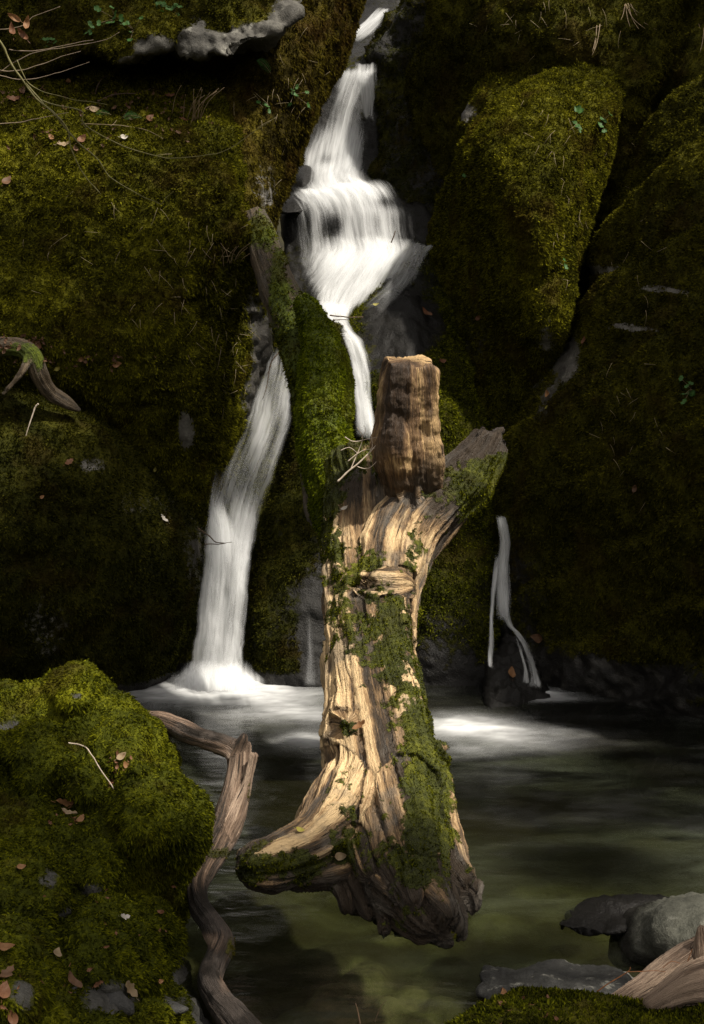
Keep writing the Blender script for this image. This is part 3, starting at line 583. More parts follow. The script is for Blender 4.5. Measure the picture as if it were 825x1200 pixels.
# ------------------------------------------------------------------ pool
def water_point(px, py):
    d = rays(px, py); t = -CZ / d[..., 2]; return CAM + d * t[..., None]
def build_pool():
    gx = np.arange(-2.5, 2.7, 0.016); gy = np.arange(2.9, 7.75, 0.02)
    X, Y = np.meshgrid(gx, gy); H, Wd = X.shape; x, y = X.ravel(), Y.ravel(); P = np.stack([x, y, 0 * x], -1)
    px, py = proj(P)
    foam = np.zeros(len(x))
    def wake(cx, cy, reach, strength, dirx, diry, elong, seed, core):
        c = water_point(np.array(cx), np.array(cy)); vx, vy = x - c[0], y - c[1]
        L = math.hypot(dirx, diry); ux, uy = dirx / L, diry / L
        a = vx * ux + vy * uy; s = -vx * uy + vy * ux
        r = np.sqrt((a / np.where(a > 0, elong, 0.6)) ** 2 + s ** 2)
        ang = np.arctan2(s, a + 0.25)
        q = np.stack([ang * 5.0 + 0.5 * fbm(P, 2.2, 2, 0.5, seed), np.sqrt(a * a + s * s) * 1.5, np.full(len(x), seed * 3.0)], -1)
        st = 0.5 + 0.9 * fbm(q, 1.0, 4, 0.62, seed)
        st2 = 0.5 + 0.9 * fbm(P * np.array([1.0, 3.0, 1]), 2.6, 4, 0.6, seed + 2)
        fall = np.exp(-(r / reach) ** 1.6)
        return strength * np.clip(fall * (0.25 + 0.95 * (0.6 * st + 0.4 * st2)), 0, 2) + core * np.exp(-(r / (reach * 0.45)) ** 2)
    foam += wake(250, 806, 0.34, 0.8, 0.3, -1, 1.0, 1, 1.1)
    foam += wake(330, 832, 0.20, 0.5, 0.9, -0.5, 1.8, 2, 0.0)
    foam += wake(352, 866, 0.12, 0.7, 0.6, -0.5, 1.6, 6, 0.1)
    foam += wake(528, 850, 0.17, 0.95, 0.9, -0.35, 1.7, 3, 0.3)
    foam += wake(590, 866, 0.14, 0.4, 0.9, -0.3, 2.0, 4, 0.0)
    foam += wake(634, 812, 0.06, 0.8, 0.8, -0.4, 1.4, 5, 0.4)
    drift = fbm(P * np.array([1.0, 2.8, 1]), 1.6, 5, 0.62, 9.0)
    foam += 0.12 * np.clip(drift + 0.1, 0, 1) * sstep(3.9, 5.5, y)
    foam += 0.09 * np.clip(fbm(P * np.array([1.0, 2.2, 1]), 2.8, 4, 0.6, 12.0), 0, 1)
    fn = 0.5 + 0.8 * fbm(P * np.array([1.6, 3.6, 1]), 2.4, 5, 0.62, 21)
    for (fx, fy, rx, ry, s) in [(258, 806, .38, .24, 1.5), (215, 812, .30, .14, .6), (305, 815, .34, .13, .8), (345, 836, .26, .14, .45), (352, 866, .15, .09, .45), (530, 848, .22, .15, .8), (580, 858, .36, .12, .5), (545, 880, .20, .12, .4), (634, 814, .16, .10, 1.5), (655, 818, .2, .06, .5)]:
        c = water_point(np.array(float(fx)), np.array(float(fy))); foam += s * fn * np.exp(-((x - c[0]) / rx) ** 2 - ((y - c[1]) / ry) ** 2)
    foam = 0.9 * (1 - np.exp(-1.25 * np.clip(foam, 0, 3) ** 1.5)) * np.clip(0.78 + 0.5 * fbm(P * np.array([2.2, 5.0, 1]), 4.0, 3, 0.6, 25), 0.4, 1)
    foam = np.clip(foam, 0, 0.97)
    P[:, 2] = 0.012 * sstep(0.2, 1.0, foam) + 0.006 * fbm(P * np.array([1, 2.5, 1]), 2.5, 3, 0.5, 3)
    I = np.arange(H * Wd).reshape(H, Wd); F = np.stack([I[:-1, :-1], I[:-1, 1:], I[1:, 1:], I[1:, :-1]], -1).reshape(-1, 4)
    o = mesh('pool_water', P, F, pool_mat(), origin=[0, 5, 0], attrs={'foam': foam}); tag(o, kind='structure')
build_pool()

# ------------------------------------------------------------------ falling water
FALL = fall_mat('falling_water'); FALL2 = fall_mat('falling_water_thin', 45, 1.8, 0.32, 0.66)
def sheet(name, rows, mat, parent, layers=3, nu=60, nv=160, bulge=0.06, dens=None, wav=0.008, edge=0.28, seed=1, gap=0.035, veil=0.5, lump=0.03, wob=3.0, holes=()):
    """a body of falling water: several thread layers between two banks; rows = (left px, left py, right px, right py, depth, density)"""
    Vs, Fs, fl, de = [], [], [], []; base = 0
    rr = catmull(rows, nv)
    for k in range(layers):
        ins = 0.06 * k * np.array([1, -1])
        u = np.linspace(0, 1, nu); uu = np.tile(u, nv); iv = np.repeat(np.arange(nv), nu); r = rr[iv]
        ue = ins[0] + uu * (1 - 2 * ins[0]) if k else uu
        wl = wob * fbm(np.stack([rr[:, 1] / 30, np.full(nv, seed * 2.1 + k), np.zeros(nv)], -1), 1, 3, 0.6, seed)[iv]; wr = wob * fbm(np.stack([rr[:, 3] / 30, np.full(nv, seed * 3.7 + k), np.zeros(nv)], -1), 1, 3, 0.6, seed + 2)[iv]
        px = r[:, 0] + wl + (r[:, 2] + wr - r[:, 0] - wl) * ue; py = r[:, 1] + (r[:, 3] - r[:, 1]) * ue + 1.6 * wob * fbm(np.stack([ue * 5 * np.maximum(np.abs(rr[:, 2] - rr[:, 0]).mean() / 100, .3), np.full(len(ue), seed * 1.3), r[:, 1] / 60], -1), 1, 3, 0.6, seed + 3)
        cen = at((rr[:, 0] + rr[:, 2]) / 2, (rr[:, 1] + rr[:, 3]) / 2, rr[:, 4])
        vm = np.concatenate([[0], np.cumsum(np.linalg.norm(np.diff(cen, axis=0), axis=1))])[iv]
        wm = np.abs(r[:, 2] - r[:, 0]) * r[:, 4] / FPX
        flow = np.stack([(ue - 0.5) * np.maximum(wm, 0.12), vm, np.full(len(ue), seed * 5.0 + k * 2.7)], -1)
        th = fbm(flow * np.array([16, 1.6, 1]), 1.0, 3, 0.6, seed)
        dep = r[:, 4] - bulge * np.sin(np.pi * ue) - gap * k - wav * th
        dep = dep - lump * fbm(flow * np.array([5, 3.5, 1]), 1, 2, 0.5, seed + 8)
        P = at(px, py, dep)
        e = np.minimum(uu, 1 - uu) / edge + 0.35 * fbm(flow * np.array([4, 2.5, 1]), 1, 3, 0.6, seed + 4)
        d = r[:, 5] * np.clip(sstep(0, 1, e), 0, 1) * (1 - 0.18 * k)
        vv = iv / (nv - 1); fz = 0.05 * fbm(flow * np.array([14, 0.5, 1]), 1, 2, 0.6, seed + 6); d = d * sstep(0.0, 0.10, vv + fz) * sstep(0.0, 0.10, 1 - vv + fz) * 0.9
        d = d * np.clip(1 + veil * 2.0 * fbm(flow * np.array([7, 1.5, 1]), 1, 3, 0.55, seed + 9), 0.05, 1.5) * (1 - np.clip(blobs(px, py, holes), 0, 0.9))
        I = np.arange(nu * nv).reshape(nv, nu) + base
        Fs.append(np.stack([I[:-1, :-1], I[1:, :-1], I[1:, 1:], I[:-1, 1:]], -1).reshape(-1, 4)); base += nu * nv
        Vs.append(P); fl.append(flow); de.append(d)
    return mesh(name, np.concatenate(Vs), np.concatenate(Fs), mat, parent, attrs={'flow': np.concatenate(fl), 'dens': np.concatenate(de)})

cas = tag(empty('waterfall', at(430, 505, 8.1)), 'main white cascade stepping down between the rocks at the top centre', 'waterfall')
sheet('stream', [(440, 8, 462, 10, 11.2, .3), (425, 24, 452, 20, 11.0, .75), (405, 36, 440, 40, 10.8, .7), (398, 44, 420, 52, 10.7, .3)], FALL, cas, 2, 30, 60, 0.02, seed=2)
sheet('upper_fall', [(396, 80, 444, 76, 10.15, .5), (390, 90, 443, 88, 10.08, .75), (380, 110, 439, 112, 10.03, .62), (368, 138, 437, 140, 9.98, .6), (356, 160, 437, 168, 9.9, .85), (344, 188, 437, 192, 9.75, 1.0), (335, 214, 440, 206, 9.5, 1.0), (330, 230, 462, 218, 9.3, 1.0), (330, 250, 486, 242, 9.13, .6)], FALL, cas, 3, 90, 170, 0.07, seed=3, holes=[(378, 120, 16, 30, .6), (352, 160, 14, 16, .8), (356, 208, 18, 18, .7), (385, 187, 14, 8, .4), (425, 120, 8, 30, .3)])
sheet('upper_fall', [(414, 73, 443, 73, 10.08, .5), (412, 90, 444, 92, 10.0, .8), (420, 110, 441, 114, 9.97, .8), (424, 140, 438, 146, 9.93, .6)], FALL, cas, 2, 30, 60, 0.04, seed=13)
sheet('middle_fall', [(330, 224, 446, 206, 9.33, .9), (330, 236, 474, 221, 9.18, .9), (330, 250, 490, 243, 9.10, .8), (333, 268, 494, 266, 9.05, .72), (338, 290, 496, 286, 9.0, .85), (344, 306, 485, 300, 8.93, 1.0), (350, 330, 460, 322, 8.72, .8)], FALL, cas, 3, 100, 120, 0.06, seed=4, holes=[(346, 258, 10, 24, .6), (360, 262, 5, 24, .5), (386, 268, 14, 22, .75), (398, 262, 8, 18, .4), (462, 236, 24, 9, .6), (440, 262, 6, 20, .4), (474, 262, 6, 18, .35)])
sheet('lower_run', [(344, 272, 506, 276, 8.97, .2), (345, 290, 516, 291, 8.88, .6), (350, 312, 488, 312, 8.72, .95), (356, 336, 448, 344, 8.55, 1.0), (364, 360, 420, 364, 8.4, 1.0), (372, 378, 408, 378, 8.28, .95)], FALL, cas, 3, 100, 140, 0.05, seed=5, holes=[(355, 300, 9, 12, .4), (470, 330, 30, 14, .5)])
sheet('side_veil', [(476, 280, 516, 289, 8.86, .55), (464, 300, 506, 302, 8.72, .45), (445, 330, 488, 335, 8.45, .3), (418, 362, 445, 372, 8.2, .12)], FALL2, cas, 2, 40, 70, 0.01, seed=6)
sheet('chute', [(364, 350, 420, 354, 8.36, 1.0), (374, 368, 412, 372, 8.26, 1.1), (386, 382, 416, 386, 8.16, 1.1), (396, 405, 430, 402, 8.05, 1.1), (404, 435, 438, 430, 7.93, 1.1), (410, 470, 442, 468, 7.8, 1.1), (414, 516, 446, 516, 7.66, 1.0)], FALL, cas, 3, 40, 110, 0.04, seed=7)
lf = tag(empty('waterfall', at(255, 797, 7.05)), 'tall grey waterfall fanning down at left into the foaming pool', 'waterfall')
sheet('water_sheet', [(322, 402, 336, 402, 7.8, .42), (308, 432, 342, 440, 7.72, .42), (287, 480, 343, 490, 7.62, .42), (264, 530, 333, 535, 7.5, .45), (244, 582, 316, 585, 7.36, .62), (236, 630, 303, 635, 7.25, .85), (233, 680, 297, 680, 7.17, .8), (227, 730, 293, 730, 7.1, .72), (221, 780, 290, 780, 7.03, .8), (214, 806, 292, 806, 6.95, 1.0)], FALL, lf, 3, 100, 240, 0.06, seed=8, edge=0.16, wob=4.0, veil=0.8, holes=[(320, 470, 12, 60, .35), (290, 540, 10, 50, .3), (265, 600, 8, 20, .5)])
sheet('water_sheet', [(250, 540, 275, 540, 7.36, .0), (242, 580, 268, 585, 7.25, .35), (241, 615, 280, 620, 7.16, .85), (240, 660, 285, 660, 7.1, .5), (238, 700, 280, 700, 7.05, .1)], FALL2, lf, 2, 40, 70, 0.04, seed=9)
sheet('spray', [(205, 772, 302, 772, 6.98, .12), (198, 786, 306, 786, 6.93, .8), (186, 798, 320, 798, 6.85, 1.1), (180, 810, 326, 812, 6.72, .8)], FALL, lf, 3, 70, 50, 0.12, seed=10, edge=0.3)
rf = tag(empty('waterfall', at(628, 806, 6.9)), 'thin trickling waterfall at right that forks over wet brown rocks', 'waterfall')
def near_rows(rows, off):
    out = []
    for (a, b2, c, d, q) in rows:
        Yh = min(hit(a, b2)[0][1], hit(c, d)[0][1], hit((a + c) / 2, (b2 + d) / 2)[0][1]); out.append((a, b2, c, d, Yh - off, q))
    o = np.array(out); o[1:-1, 4] = np.minimum(o[1:-1, 4], (o[:-2, 4] + o[1:-1, 4] + o[2:, 4]) / 3); return [tuple(r) for r in o]
for k, (rows, n1_, n2_) in enumerate([
        ([(578, 600, 594, 604, 0.38), (581, 616, 598, 618, 0.81), (583, 634, 601, 638, 0.70), (581, 655, 600, 660, 0.75), (578, 680, 601, 684, 0.64), (577, 708, 603, 710, 0.75), (578, 732, 602, 734, 0.38)], 40, 130),
        ([(580, 640, 588, 644, 0.21), (576, 672, 586, 676, 0.75), (573, 704, 582, 706, 0.81), (572, 728, 580, 730, 0.86), (571, 752, 581, 754, 0.64), (571, 774, 579, 776, 0.81), (570, 782, 580, 786, 0.32)], 16, 110),
        ([(586, 700, 600, 704, 0.21), (588, 728, 604, 732, 0.96), (598, 740, 614, 743, 1.02), (607, 754, 624, 758, 0.75), (614, 772, 631, 776, 0.64), (618, 792, 636, 794, 0.81), (614, 808, 643, 810, 1.18)], 34, 110),
        ([(602, 744, 608, 746, 0.32), (608, 764, 614, 766, 0.75), (613, 786, 620, 788, 0.64), (610, 800, 622, 804, 0.43)], 12, 50)]):
    sheet('water_sheet', near_rows(rows, 0.045 + 0.01 * k), FALL2, rf, 2, n1_, n2_, 0.02, seed=31 + k, wob=2.2, veil=1.3, lump=0.015, gap=0.02, edge=0.42)
vt = tag(empty('waterfall', at(370, 806, 7.0)), 'faint narrow veil of water close behind the left side of the log', 'waterfall')
sheet('water_sheet', near_rows([(356, 700, 370, 700, .0), (356, 735, 374, 735, .14), (354, 770, 378, 770, .2), (350, 806, 384, 806, .26)], 0.05), FALL2, vt, 2, 24, 50, 0.02, seed=15)
#@@PART3
# ------------------------------------------------------------------ wood: swept limbs fused into one skin, then carved
def axis3(pts, n):
    """(px, py, depth, width px) -> points and radii"""
    c = catmull(pts, n); P = at(c[:, 0], c[:, 1], c[:, 2]); return P, c[:, 3] / 2 * c[:, 2] / FPX
def tube(P, r, sides=16, prof=None, cap=0.5):
    n = len(P); T = np.gradient(P, axis=0); T /= np.linalg.norm(T, axis=1)[:, None]
    e = np.cross(T[0], [0.3, 0.9, 0.2]); e /= np.linalg.norm(e); E1 = [e]
    for k in range(1, n):
        e = E1[-1] - T[k] * (E1[-1] @ T[k]); E1.append(e / np.linalg.norm(e))
    E1 = np.array(E1); E2 = np.cross(T, E1); a = np.linspace(0, 2 * np.pi, sides, endpoint=False)
    rr = np.ones(sides) if prof is None else prof(a)
    V = P[:, None] + (r[:, None] * rr)[..., None] * (np.cos(a)[None, :, None] * E1[:, None] + np.sin(a)[None, :, None] * E2[:, None])
    V = V.reshape(-1, 3); I = np.arange(n * sides).reshape(n, sides); J = np.roll(I, -1, 1)
    F = np.stack([I[:-1], J[:-1], J[1:], I[1:]], -1).reshape(-1, 4)
    V = np.concatenate([V, [P[0] - T[0] * r[0] * cap], [P[-1] + T[-1] * r[-1] * cap]]); c0, c1 = n * sides, n * sides + 1
    C = np.concatenate([np.stack([J[0], I[0], np.full(sides, c0)], -1), np.stack([I[-1], J[-1], np.full(sides, c1)], -1)])
    return V, F, C, E1, T
def fuse(tubes, voxel, smooth=3):
    V, F, C, b = [], [], [], 0
    for t in tubes:
        V.append(t[0]); F.append(t[1] + b); C.append(t[2] + b); b += len(t[0])
    V = np.concatenate(V); polys = [tuple(f) for f in np.concatenate(F)] + [tuple(f) for f in np.concatenate(C)]
    me = bpy.data.meshes.new('fuse'); me.from_pydata([tuple(v) for v in V], [], polys)
    o = bpy.data.objects.new('fuse', me); COL.objects.link(o)
    md = o.modifiers.new('r', 'REMESH'); md.mode = 'VOXEL'; md.voxel_size = voxel
    ev = o.evaluated_get(bpy.context.evaluated_depsgraph_get()); m2 = ev.to_mesh()
    V2 = np.zeros(len(m2.vertices) * 3, np.float32); m2.vertices.foreach_get('co', V2); V2 = V2.reshape(-1, 3).astype(float)
    tot = np.zeros(len(m2.polygons), np.int32); m2.polygons.foreach_get('loop_total', tot)
    li = np.zeros(len(m2.loops), np.int32); m2.loops.foreach_get('vertex_index', li)
    st = np.zeros(len(m2.polygons), np.int32); m2.polygons.foreach_get('loop_start', st)
    F4 = np.stack([li[st[tot == 4] + k] for k in range(4)], -1)
    ev.to_mesh_clear(); bpy.data.objects.remove(o); bpy.data.meshes.remove(me)
    E = np.concatenate([F4[:, [0, 1]], F4[:, [1, 2]], F4[:, [2, 3]], F4[:, [3, 0]]])
    for _ in range(smooth):
        S = np.zeros_like(V2); ct = np.zeros(len(V2)); np.add.at(S, E[:, 0], V2[E[:, 1]]); np.add.at(ct, E[:, 0], 1); np.add.at(S, E[:, 1], V2[E[:, 0]]); np.add.at(ct, E[:, 1], 1)
        V2 = 0.45 * V2 + 0.55 * S / np.maximum(ct, 1)[:, None]
    return V2, F4
def grain(V, axes, across=34.0, along=2.4):
    """per vertex: grain coordinate, index of the nearest limb, distance along it"""
    best = np.full(len(V), 1e9); G = np.zeros((len(V), 3)); lab = np.zeros(len(V), int); sl = np.zeros(len(V))
    for k, (P, r) in enumerate(axes):
        T = np.gradient(P, axis=0); T /= np.linalg.norm(T, axis=1)[:, None]; s = np.concatenate([[0], np.cumsum(np.linalg.norm(np.diff(P, axis=0), axis=1))])
        E1 = [np.cross(T[0], [0.3, 0.9, 0.2])]; E1[0] /= np.linalg.norm(E1[0])
        for q in range(1, len(P)):
            e = E1[-1] - T[q] * (E1[-1] @ T[q]); E1.append(e / np.linalg.norm(e))
        E1 = np.array(E1); E2 = np.cross(T, E1)
        for c in range(0, len(V), 20000):
            v = V[c:c + 20000]; d = np.linalg.norm(v[:, None] - P[None], axis=2) - 0.8 * r[None]
            j = d.argmin(1); dm = d[np.arange(len(v)), j]; up = dm < best[c:c + 20000]
            q = v - P[j]; th = np.arctan2((q * E2[j]).sum(1), (q * E1[j]).sum(1)) + 0.5 * s[j]; rm = r.mean()
            g = np.stack([np.cos(th) * rm * across, np.sin(th) * rm * across, (s[j] + (q * T[j]).sum(1)) * along + 10 * k], -1)
            ii = np.where(up)[0] + c; G[ii] = g[up]; lab[ii] = k; sl[ii] = s[j][up]; best[ii] = dm[up]
    return G, lab, sl
def carve(V, F, G, coarse=0.02, fine=0.006, lump=0.02, seed=1):
    N = vnormals(V, F)
    off = coarse * ridged(G * np.array([0.55, 0.55, 0.5]), 1.0, 3, seed) + fine * ridged(G * np.array([1.7, 1.7, 0.8]), 1.0, 2, seed + 1) + lump * fbm(V, 5, 3, 0.5, seed) - coarse * 0.3
    return V + N * off[:, None], off
def split_mesh(V, F, sel, attrs):
    f = F[sel]; u = np.unique(f); m = -np.ones(len(V), int); m[u] = np.arange(len(u))
    return V[u], m[f], {k: a[u] for k, a in attrs.items()}

WLOG = wood_mat('log_wood', (0.53, 0.375, 0.20), (0.28, 0.175, 0.085), (0.036, 0.024, 0.014), (0.13, 0.115, 0.095), 'green')
WLIMB = wood_mat('limb_wood', (0.30, 0.22, 0.13), (0.14, 0.10, 0.06), (0.035, 0.025, 0.016), (0.10, 0.085, 0.07), 'limb')
WSTUB = wood_mat('stub_wood', (0.50, 0.33, 0.16), (0.19, 0.112, 0.056), (0.045, 0.028, 0.017), (0.10, 0.075, 0.05), 'olive')
WDARK = wood_mat('dark_wood', (0.17, 0.125, 0.08), (0.088, 0.062, 0.036), (0.022, 0.016, 0.010), (0.075, 0.066, 0.053), 'limb')
WDRIFT = wood_mat('drift_wood', (0.40, 0.29, 0.21), (0.19, 0.125, 0.085), (0.020, 0.015, 0.011), (0.13, 0.105, 0.09), 'olive')
WTWIG = plain_mat('bare_twig', (0.10, 0.075, 0.04), (0.20, 0.15, 0.085), 0.7)
WPALE = plain_mat('pale_twig', (0.34, 0.27, 0.20), (0.55, 0.46, 0.37), 0.7)
WBROWN = plain_mat('brown_twig', (0.05, 0.032, 0.018), (0.11, 0.07, 0.04), 0.6)

def build_log():
    trunk = axis3([(434, 545, 5.80, 96), (436, 580, 5.70, 98), (432, 640, 5.5, 98), (431, 700, 5.30, 100), (436, 760, 5.12, 104), (442, 820, 4.95, 114), (448, 890, 4.76, 132), (455, 950, 4.62, 152), (464, 1010, 4.46, 150), (472, 1048, 4.34, 124)], 120)
    limb = axis3([(412, 625, 5.82, 64), (394, 575, 5.95, 66), (381, 520, 6.08, 64), (379, 470, 6.2, 64), (380, 432, 6.3, 60), (375, 402, 6.4, 48), (366, 376, 6.5, 36), (356, 350, 6.6, 24)], 80)
    branch = axis3([(442, 760, 5.10, 84), (446, 700, 5.27, 92), (458, 648, 5.42, 96), (482, 612, 5.51, 90), (512, 588, 5.56, 72), (540, 564, 5.6, 60), (562, 538, 5.64, 50), (575, 518, 5.67, 42)], 90)
    rootl = axis3([(438, 780, 5.08, 80), (440, 850, 4.88, 92), (430, 915, 4.68, 104), (404, 962, 4.52, 98), (372, 990, 4.41, 76), (338, 1006, 4.33, 60), (308, 1014, 4.28, 48), (290, 1017, 4.26, 40)], 100)
    rootb = axis3([(450, 850, 4.84, 90), (458, 930, 4.62, 112), (468, 990, 4.44, 116), (480, 1035, 4.29, 98), (495, 1062, 4.18, 76), (512, 1088, 4.09, 50)], 80)
    rootr = axis3([(465, 860, 4.84, 80), (486, 930, 4.66, 86), (506, 985, 4.50, 72), (526, 1025, 4.38, 54), (543, 1046, 4.30, 42)], 70)
    web = axis3([(452, 900, 4.70, 96), (436, 960, 4.54, 106), (412, 1000, 4.44, 80), (380, 1018, 4.38, 54), (345, 1022, 4.34, 36)], 50)
    kn = [axis3([(x, y, d, wd), (x2, y2, d2, wd * 0.7)], 8) for (x, y, d, wd, x2, y2, d2) in
          [(506, 880, 4.72, 30, 517, 882, 4.68), (408, 852, 4.78, 22, 408, 852, 4.70), (440, 968, 4.42, 30, 444, 1000, 4.30), (480, 985, 4.38, 40, 490, 1000, 4.28), (510, 960, 4.5, 34, 522, 985, 4.46),
           (476, 1035, 4.18, 36, 486, 1060, 4.12), (500, 1048, 4.16, 34, 518, 1070, 4.10), (420, 985, 4.34, 26, 430, 1024, 4.24), (524, 1068, 4.17, 30, 532, 1090, 4.12), (552, 1036, 4.32, 26, 553, 1062, 4.26), (462, 1012, 4.28, 34, 470, 1034, 4.20), (386, 770, 5.10, 20, 390, 840, 4.92),
           (436, 690, 5.17, 40, 470, 688, 5.2), (412, 684, 5.2, 18, 404, 690, 5.2)]]
    kn += [axis3(l, 16) for l in ([(572, 522, 5.66, 16), (582, 510, 5.66, 11), (589, 502, 5.67, 5)], [(562, 520, 5.66, 16), (564, 509, 5.66, 10), (567, 500, 5.66, 4)], [(580, 530, 5.67, 14), (587, 524, 5.67, 9), (592, 517, 5.67, 4)], 
        [(425, 1035, 4.34, 34), (432, 1056, 4.28, 22), (436, 1074, 4.24, 10)], [(448, 1050, 4.28, 30), (452, 1074, 4.21, 18), (449, 1092, 4.16, 8)], [(505, 1080, 4.13, 34), (516, 1096, 4.09, 24), (526, 1106, 4.07, 10)], [(536, 1058, 4.26, 28), (551, 1054, 4.26, 20), (556, 1070, 4.22, 10)], [(395, 1030, 4.36, 26), (405, 1052, 4.30, 16), (408, 1066, 4.28, 8)], [(520, 1040, 4.32, 30), (537, 1072, 4.19, 24), (542, 1096, 4.12, 11)],
        [(458, 604, 5.50, 26), (452, 570, 5.52, 20), (450, 545, 5.50, 10)], [(498, 604, 5.50, 26), (511, 574, 5.52, 20), (514, 548, 5.50, 10)], [(478, 606, 5.46, 26), (482, 585, 5.42, 16), (484, 566, 5.40, 8)], [(400, 620, 5.48, 14), (396, 680, 5.28, 15), (390, 780, 5.0, 13), (388, 860, 4.78, 10)], [(470, 700, 5.2, 14), (478, 790, 4.94, 14), (484, 880, 4.70, 12), (488, 940, 4.55, 10)])]
    kn = [web] + kn
    axes = [trunk, limb, branch, rootl, rootb, rootr] + kn
    prof = lambda a: 1 + 0.07 * np.sin(3 * a + 1) + 0.05 * np.sin(5 * a)
    V, F = fuse([tube(P, r, 20, prof) for P, r in axes], 0.0056, 5)
    G, lab, sl = grain(V, axes); lab = np.where(lab > 5, 0, lab)
    V1, off = carve(V, F, G, 0.022, 0.007, 0.030, 3); V = V + (V1 - V) * np.where(lab == 1, 0.45, 1.0)[:, None]; V = V + vnormals(V, F) * ((lab == 1) * (0.026 * fbm(V, 11, 3, 0.6, 50) - 0.008))[:, None]
    # layers of grey-brown rot between the pale peeled wood
    lay = sstep(-0.10, 0.10, fbm(G * np.array([0.42, 0.42, 0.20]), 1, 4, 0.6, 21) + 0.22 * fbm(V, 9, 3, 0.6, 22)); lay = np.where(lab == 1, 0.4, lay)
    V = V + vnormals(V, F) * (0.011 * (lay - 0.5))[:, None]
    px, py = proj(V); N = vnormals(V, F)
    # the rotted hollow
    hol = np.exp(-(((px - 424) / 13) ** 2 + ((py - 683) / 5.5) ** 2) ** 2) * (N[:, 1] < 0); V = V - N * (0.09 * hol)[:, None]
    front = (N @ np.array([0, -1, 0.2]) > -0.3)
    wetb = 1 - sstep(0.02, 0.16, V[:, 2] - 0.05 + 0.07 * fbm(V, 6, 2)); pale = 0.11 - 0.6 * wetb + 0.44 * lay + 0.35 * fbm(G * np.array([0.30, 0.30, 0.22]), 1, 4, 0.65, 4) + 0.22 * blobs(px, py, [(450, 620, 70, 60, 1.2), (392, 760, 22, 150, 1.2), (410, 850, 45, 90, 1.3), (370, 960, 60, 40, 0.9), (470, 780, 28, 60, 1.0), (500, 800, 20, 40, .6), (400, 640, 20, 60, 0.9), (525, 572, 44, 50, -3.2), (572, 520, 44, 44, -3.2), (400, 560, 30, 30, -1.3), (455, 900, 40, 110, -0.7), (440, 1035, 90, 34, -0.5), (490, 960, 50, 90, -.35), (520, 1060, 40, 60, -1.2), (350, 1035, 80, 14, .5)]) + 4.0 * np.clip(off, -0.02, 0.02)
    mossm = 1.1 * fbm(V, 13, 5, 0.72, 8) + 0.05 + 0.35 * fbm(G * np.array([0.5, 0.5, 0.2]), 1, 3, 0.6, 33) + blobs(px, py, [(455, 735, 46, 55, 0.72), (400, 730, 26, 60, 0.42), (495, 850, 28, 75, 0.75), (505, 950, 26, 70, 0.7), (490, 1000, 36, 74, 0.6), (440, 1000, 40, 22, .2), (500, 900, 26, 40, .4), (330, 1014, 62, 22, 0.95), (395, 960, 22, 40, 0.35), (372, 600, 22, 60, 0.62), (383, 500, 60, 110, 1.1), (375, 395, 40, 50, .8), (552, 568, 44, 34, 1.1), (575, 545, 22, 28, .8), (430, 655, 14, 16, .6), (408, 852, 20, 12, 0.8), (490, 640, 16, 30, 0.6), (400, 920, 18, 50, .35), (455, 800, 16, 60, .3), (395, 645, 10, 20, .5), (415, 990, 40, 20, .3)])
    mossm = mossm - 0.5 * (lab == 2) * blobs(px, py, [(560, 520, 40, 26, 1.0)]) - 0.5 * blobs(px, py, [(425, 600, 40, 40, 1.0), (390, 870, 16, 60, 1), (375, 990, 20, 12, .8)])
    mossm = mossm + 0.25 * (lab == 1); mossm = np.where(V[:, 2] < 0.03, 0.0, mossm); mossm = np.clip(mossm, 0, 1)
    root = tag(empty('fallen_log', [0.25, 4.4, -0.05]), 'weathered bleached tree log with moss patches leaning upright in the pool centre', 'log')
    at_ = {'grain': G, 'pale': np.clip(pale, 0, 1), 'moss': mossm}
    fl = lab[F]; fm = np.where((fl == fl[:, :1]).all(1), fl[:, 0], fl.min(1))
    for ks, nm in (((0,), 'trunk'), ((1,), 'mossy_limb'), ((2,), 'broken_branch'), ((3,), 'root'), ((4,), 'root'), ((5,), 'root')):
        sel = np.isin(fm, ks)
        if sel.any():
            v, f, a = split_mesh(V, F, sel, at_); o = mesh(nm, v, f, WLIMB if ks[0] == 1 else WLOG, root, attrs=a)
            g = tufts('moss', v, f, a['moss'], MOSS['limb' if ks[0] == 1 else 'green'], root, 26000, 0.013 if ks[0] == 1 else 0.008, 0.0045 if ks[0] == 1 else 0.003, 0.4, 4, 0.8, 60000, seed=60 + ks[0])
            if g: g.parent = o; g.location = (0, 0, 0)
    add_bvh(V, F)
    # the square-sided stub in the fork
    st = axis3([(486, 588, 5.62, 52), (479, 566, 5.52, 66), (477, 530, 5.46, 74), (478, 480, 5.42, 70), (479, 440, 5.40, 64), (480, 420, 5.39, 58)], 50)
    sq = lambda a: 1.0 / np.maximum(np.abs(np.cos(a - 0.5)), np.abs(np.sin(a - 0.5))) ** 0.75 * 0.93 + 0.03 * np.sin(5 * a)
    bulk = axis3([(466, 556, 5.44, 46), (462, 520, 5.36, 40), (464, 470, 5.34, 20)], 20)
    V, F = fuse([tube(*st, 24, sq, cap=0.05), tube(*bulk, 12)], 0.0048, 3)
    G, lab, sl = grain(V, [st], 40, 2.4); V, off = carve(V, F, G, 0.010, 0.005, 0.034, 9); V = V + vnormals(V, F) * (0.012 * fbm(V, 14, 3, 0.6, 40))[:, None]
    tp = sstep(1.50, 1.72, V[:, 2]); V[:, 2] += tp * (0.05 * fbm(V * np.array([1, 1, .2]), 6, 3, .6, 4) - 0.25 * np.clip(V[:, 0] - 0.25, 0, 1))
    px, py = proj(V)
